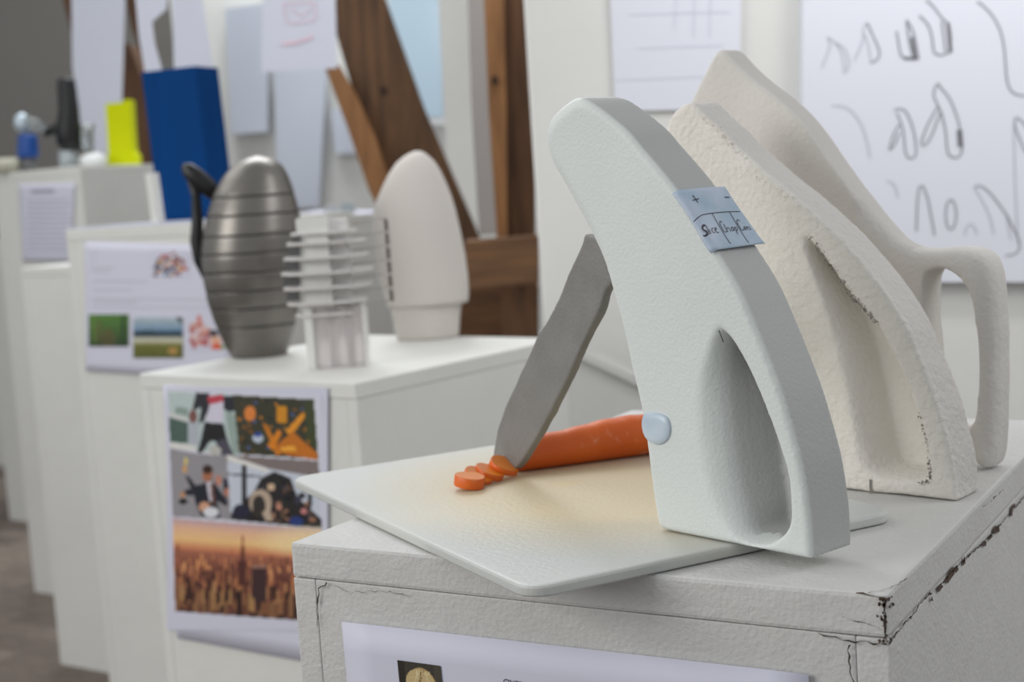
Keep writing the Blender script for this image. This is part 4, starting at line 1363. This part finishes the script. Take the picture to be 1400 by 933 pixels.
# label strokes in the label's own square; from a sheared copy of the corners
TLc, TRc, BRc, BLc = (180, 210), (800, 180), (1215, 775), (590, 820)
def inv_bil(x, y):
    u_, v_ = .5, .5
    for _ in range(12):
        fx = (TLc[0] * (1 - u_) + TRc[0] * u_) * (1 - v_) + (BLc[0] * (1 - u_) + BRc[0] * u_) * v_ - x
        fy = (TLc[1] * (1 - u_) + TRc[1] * u_) * (1 - v_) + (BLc[1] * (1 - u_) + BRc[1] * u_) * v_ - y
        a = (TRc[0] - TLc[0]) * (1 - v_) + (BRc[0] - BLc[0]) * v_
        b = (BLc[0] - TLc[0]) * (1 - u_) + (BRc[0] - TRc[0]) * u_
        c = (TRc[1] - TLc[1]) * (1 - v_) + (BRc[1] - BLc[1]) * v_
        d = (BLc[1] - TLc[1]) * (1 - u_) + (BRc[1] - TRc[1]) * u_
        de = a * d - b * c
        u_ -= (fx * d - fy * b) / de
        v_ -= (fy * a - fx * c) / de
    return min(max(u_, 0), 1), min(max(v_, 0), 1)
lab_n = (label_pt(.5, .4) - label_pt(.4, .5)).cross(label_pt(.6, .5) - label_pt(.5, .4)).normalized()
lab_n = (D1.at(1, .62, 0) - D1.at(0, 0, 0)).normalized()
def lp(x, y):
    u_, v_ = inv_bil(x, y)
    return label_pt(u_, v_) + lab_n * .0008
def rib_label(name, lines, w, m):
    for L in lines:
        rib_label1(name, [L], w, m)
def rib_label1(name, lines, w, m):
    vs, fs = [], []
    for L in lines:
        D = []
        for a, b in zip(L[:-1], L[1:]):
            k = max(1, int(math.hypot(b[0] - a[0], b[1] - a[1]) / 14))
            D += [(a[0] + (b[0] - a[0]) * i / k, a[1] + (b[1] - a[1]) * i / k) for i in range(k)]
        D.append(L[-1])
        if len(D) > 4:
            D = [D[0]] + [((D[i - 1][0] + D[i][0] * 2 + D[i + 1][0]) / 4, (D[i - 1][1] + D[i][1] * 2 + D[i + 1][1]) / 4) for i in range(1, len(D) - 1)] + [D[-1]]
        b0 = len(vs)
        Q = [lp(*p) for p in D]
        for i, p in enumerate(Q):
            t = Q[min(i + 1, len(Q) - 1)] - Q[max(0, i - 1)]
            s = t.cross(lab_n).normalized() * w / 2
            vs += [p + s, p - s]
        for i in range(len(Q) - 1):
            fs.append((b0 + 2 * i, b0 + 2 * i + 1, b0 + 2 * i + 3, b0 + 2 * i + 2))
    new_obj(name, vs, fs, m, lb, loc=vs[0])
PEN = mat('pen_ink', rgb(50, 44, 58), .6)
rib_label('ruled_line', [[(388, 515), (470, 474), (560, 460), (700, 446), (850, 438), (960, 440)], [(600, 458), (700, 610), (800, 762)], [(825, 440), (920, 600), (1016, 762)]], .0005, PEN)
rib_label('symbol', [[(376, 330), (448, 315)], [(378, 275), (436, 355)], [(783, 295), (846, 296)]], .0007, PEN)
rib_label('handwriting', [[(502, 572), (475, 568), (462, 590), (490, 620), (530, 640), (530, 665), (505, 670), (490, 650)]], .0013, PEN)
rib_label('handwriting', [
    [(508, 570), (555, 660)], [(545, 605), (572, 655)], [(536, 588), (540, 592)],
    [(602, 600), (585, 595), (580, 615), (600, 645), (620, 645)],
    [(620, 620), (652, 610), (640, 588), (622, 590), (618, 610), (640, 642), (672, 642)],
    [(722, 548), (700, 526), (685, 535), (690, 560), (735, 635), (755, 648), (772, 630)],
    [(735, 560), (785, 640)], [(765, 608), (785, 590), (800, 600), (822, 636)],
    [(835, 590), (825, 600), (840, 632), (858, 635), (862, 615), (845, 590), (835, 590)],
    [(865, 590), (902, 665)], [(872, 600), (885, 585), (900, 600), (908, 625), (890, 635)],
    [(940, 535), (915, 512), (902, 525), (912, 560), (950, 625), (972, 636), (985, 620)],
    [(990, 590), (978, 600), (988, 625), (1003, 632), (1012, 618), (1000, 595), (990, 590)],
    [(1012, 590), (1032, 630)], [(1022, 605), (1035, 588), (1050, 600), (1062, 628)], [(1066, 622), (1072, 624)]], .0005, PEN)

# ------------------------------------------------------------------ middle white foam model
FOAM = mat('raw_white_foam', rgb(234, 229, 221), 0.85, var=0.07, var_scale=14, bump=0.0016, bump_scale=230, bump2=0.0008, bump2_scale=60)
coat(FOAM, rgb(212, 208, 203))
D2 = Slab(onz(1308, 686, 1.0006), -12, 0.040, 1.0006)
o2 = [(943, 140), (965, 160), (984, 177), (1014, 208), (1053, 241), (1104, 284), (1150, 327), (1200, 385), (1237, 442), (1262, 500), (1283, 555), (1299, 615), (1306, 655), (1308, 686, 1),
      (1264, 686), (1220, 680), (1164, 673), (1090, 664, 1), (1075, 600), (1040, 500), (995, 400), (950, 300), (918, 220), (908, 190), (913, 165), (926, 148)]
h2 = [(1098, 318), (1118, 340), (1136, 363), (1164, 404), (1200, 443), (1226, 491), (1242, 525), (1257, 566), (1268, 606), (1272, 640), (1271, 660), (1240, 662), (1200, 656), (1178, 640),
      (1165, 590), (1152, 520), (1135, 450), (1115, 390), (1100, 345)]
g2 = [(1112, 345), (1126, 362), (1142, 384), (1164, 415), (1193, 450), (1216, 494), (1230, 527), (1243, 566), (1252, 603), (1255, 632), (1253, 645), (1235, 646), (1215, 642), (1202, 630),
      (1192, 590), (1180, 525), (1162, 460), (1140, 408), (1120, 368)]
O2, H2, G2 = [catmull(to_plane(D2, q), 4) for q in (o2, h2, g2)]
def disp2(p):
    return noise.noise(p * 45) * .0007 + noise.noise(p * 260) * .0003
k2_ = thing('knife_model', D2.at(-0.03, 1.0, .02), 'rough white foam knife model with a triangular grip recess, middle of the three', 'model')
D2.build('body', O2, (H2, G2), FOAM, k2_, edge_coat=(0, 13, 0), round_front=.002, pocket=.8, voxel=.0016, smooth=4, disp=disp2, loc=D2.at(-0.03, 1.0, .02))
# torn fuzzy rim along the front edge: small ragged foam crumbs
def crumbs(name, S, line, n, spread, size, m, parent, seed):
    rnd = random.Random(seed)
    vs, fs = [], []
    for k in range(n):
        s = rnd.random() * (len(line) - 1)
        i = int(s); f_ = s - i
        x = line[i][0] * (1 - f_) + line[i + 1][0] * f_ + rnd.gauss(0, spread)
        y = line[i][1] * (1 - f_) + line[i + 1][1] * f_ + rnd.gauss(0, spread)
        a, z = S.uv(x, y)
        c = S.at(a, z, .0006)
        r_ = size * (.4 + rnd.random())
        b = len(vs)
        for q in range(4):
            d = Vector((rnd.gauss(0, 1), rnd.gauss(0, 1), rnd.gauss(0, 1))).normalized() * r_
            vs.append(c + d)
        fs += [(b, b + 1, b + 2), (b, b + 1, b + 3), (b, b + 2, b + 3), (b + 1, b + 2, b + 3)]
    o = new_obj(name, vs, fs, m, parent, loc=S.at(0, 1, 0))
    o['kind'] = 'stuff'
    return o
DUST = mat('grey_foam_dust', rgb(150, 145, 138), .95)
crumbs('foam_crumbs', D2, [(1105, 320), (1136, 363), (1164, 404), (1200, 443)], 300, 2.2, .0011, DUST, k2_, 1)
crumbs('foam_crumbs', D2, [(1257, 566), (1268, 606), (1272, 640), (1271, 660), (1255, 662)], 170, 1.6, .0011, DUST, k2_, 2)
crumbs('foam_crumbs', D2, [(960, 158), (984, 182), (1010, 212), (1040, 245), (1080, 275)], 260, 3, .0011, FOAM, k2_, 3)
# pen mark on the base corner
LP2 = D2.B - D2.e2 * .0012
ribbons('pen_mark', [([(1190, 656), (1190, 666), (1191, 675)], .0018)], .001, mat('pen_grey', rgb(128, 124, 120), .8), k2_, -D2.e2, LP2, lambda x, y: onpl(x, y, LP2, D2.e2))

# ------------------------------------------------------------------ rear white foam model with the loop grip
D3 = Slab(onz(1346, 646, 1.0006), -12, 0.036, 1.0006)
o3 = [(983, 67), (1008, 90), (1035, 113), (1071, 142), (1100, 172), (1135, 222), (1170, 270), (1204, 312), (1228, 334), (1258, 342), (1300, 340), (1330, 343), (1348, 360), (1356, 400),
      (1360, 480), (1359, 560), (1357, 620), (1348, 643), (1330, 640), (1320, 620), (1290, 612), (1240, 612), (1200, 640), (1130, 648, 1), (1100, 560), (1060, 450), (1010, 340), (965, 240), (940, 170), (945, 135), (962, 100)]
h3 = [(1262, 380), (1270, 370), (1285, 367), (1301, 373), (1316, 387), (1327, 411), (1334, 451), (1337, 491), (1336, 544), (1330, 580), (1310, 592), (1285, 580), (1270, 540), (1263, 470), (1260, 420)]
O3, H3 = [catmull(to_plane(D3, q), 4) for q in (o3, h3)]
FOAM3 = mat('smooth_white_foam', rgb(222, 218, 212), 0.8, var=0.06, var_scale=12, bump=0.0009, bump_scale=240, bump2=0.0007, bump2_scale=45)
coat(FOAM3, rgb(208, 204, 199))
def r3(p):
    return .012 if p[0] > D3.uv(1180, 400)[0] else .003
def h3back(L):
    return [(p[0] - .004, p[1]) for p in L]
k3_ = thing('knife_model', D3.at(-0.05, 1.0, .02), 'white foam knife model with an open loop grip, rearmost and tallest', 'model')
D3.build('body', O3, (H3, H3), FOAM3, k3_, edge_coat=(0, 8, 0), round_fn=r3, round_back=.010, through=True, voxel=.0017, smooth=7, disp=lambda p: noise.noise(p * 40) * .0006, loc=D3.at(-0.05, 1.0, .02))

# ------------------------------------------------------------------ drawings on the right wall
brd = prism('drawing_board', [(1098, -60), (1500, -60), (1500, 386), (1098, 386)], 2.27, 0.029, PAPERW, None)
tag(brd, 'large white sheet of pencil sketches of curved handles on the right wall', 'drawing')
BP = EYE + FWD * 2.2685
z8 = lambda L: [(1060 + x / 2.591, y / 2.591) for x, y in L]
def st(*ls): return [z8(l) for l in ls]
pj = lambda x, y: onpl(x, y, BP, FWD)
dark = st([(430, 110), (445, 205), (505, 208)], [(465, 70), (490, 110), (508, 208)], [(465, 75), (475, 150), (490, 205)],
          [(510, 55), (540, 80), (555, 120), (562, 195), (610, 195), (604, 185), (590, 75)], [(535, 0), (570, 30), (590, 70), (615, 75), (625, 150), (618, 190), (608, 192)],
          [(715, 5), (740, 20), (775, 60), (800, 110), (812, 170), (818, 260), (825, 310), (845, 335), (900, 340)],
          [(575, 295), (555, 330), (590, 400), (605, 470), (610, 550), (625, 562), (655, 560), (665, 520), (650, 430), (620, 350), (575, 295)],
          [(575, 380), (540, 440), (512, 515), (525, 525), (550, 490), (585, 400)])
mid = st([(420, 390), (440, 375), (460, 385), (485, 440), (498, 500), (500, 562), (470, 565), (460, 540), (455, 470), (445, 430), (430, 400)], [(440, 440), (420, 470), (400, 540), (420, 520), (440, 470)],
         [(500, 820), (503, 720), (510, 655), (520, 648), (540, 700), (555, 780), (565, 835)],
         [(622 + 20 * math.cos(a / 8 * math.pi), 760 + 58 * math.sin(a / 8 * math.pi)) for a in range(17)],
         [(705, 665), (715, 648), (760, 680), (820, 760), (860, 840), (870, 880), (850, 905), (815, 905)], [(910, 470), (850, 405), (845, 440), (881, 530), (910, 570)],
         [(325, 80), (345, 120), (350, 140), (370, 170), (375, 190), (370, 215), (335, 222)])
pale = st([(185, 130), (200, 150), (185, 190), (165, 240)], [(185, 130), (215, 150), (235, 180), (245, 230), (245, 255)], [(215, 150), (250, 170), (262, 220), (262, 250), (245, 258)],
          [(325, 80), (300, 110), (320, 120), (300, 170), (280, 215)], [(318, 120), (330, 160), (338, 215)], [(200, 375), (240, 372), (280, 400), (310, 450), (330, 520), (335, 560)],
          [(670, 835), (680, 790), (700, 785), (715, 830)], [(705, 665), (740, 720), (765, 780), (775, 830)], [(820, 765), (835, 850)], [(845, 440), (850, 650), (860, 860)], [(395, 640), (420, 640), (435, 700)])
ribbons('pencil_sketch', dark, .0017, mat('pencil_dark', rgb(104, 104, 110), .7), brd, -FWD, BP, pj)
ribbons('pencil_sketch', [(z8([(652, 460), (657, 520)]), .008), (z8([(612, 80), (622, 185)]), .005), (z8([(455, 206), (504, 207)]), .004), (z8([(484, 130), (496, 200)]), .004)], .003, mat('pencil_mid', rgb(120, 120, 126), .7), brd, -FWD, BP, pj)
ribbons('pencil_sketch', mid, .0017, PENCIL, brd, -FWD, BP, pj)
ribbons('pencil_sketch', pale, .0014, PENCILL, brd, -FWD, BP, pj)
sh2 = prism('drawing_sheet', [(832, -60), (1014, -60), (1011, 149), (841, 152)], 2.292, 0.006, PAPERW, None)
tag(sh2, 'bluish white sheet with faint ruled lines above the nearest knife model', 'drawing')
BP2 = EYE + FWD * 2.2905
ribbons('ruled_line', [[(842, 110), (900, 107), (1005, 103)], [(925, -20), (922, 40)], [(950, -20), (948, 50)], [(972, -20), (970, 50)], [(860, 20), (1000, 16)], [(870, 66), (990, 62)]], .0010, mat('ruled_pale', rgb(206, 208, 222), .7), sh2, -FWD, BP2, lambda x, y: onpl(x, y, BP2, FWD))
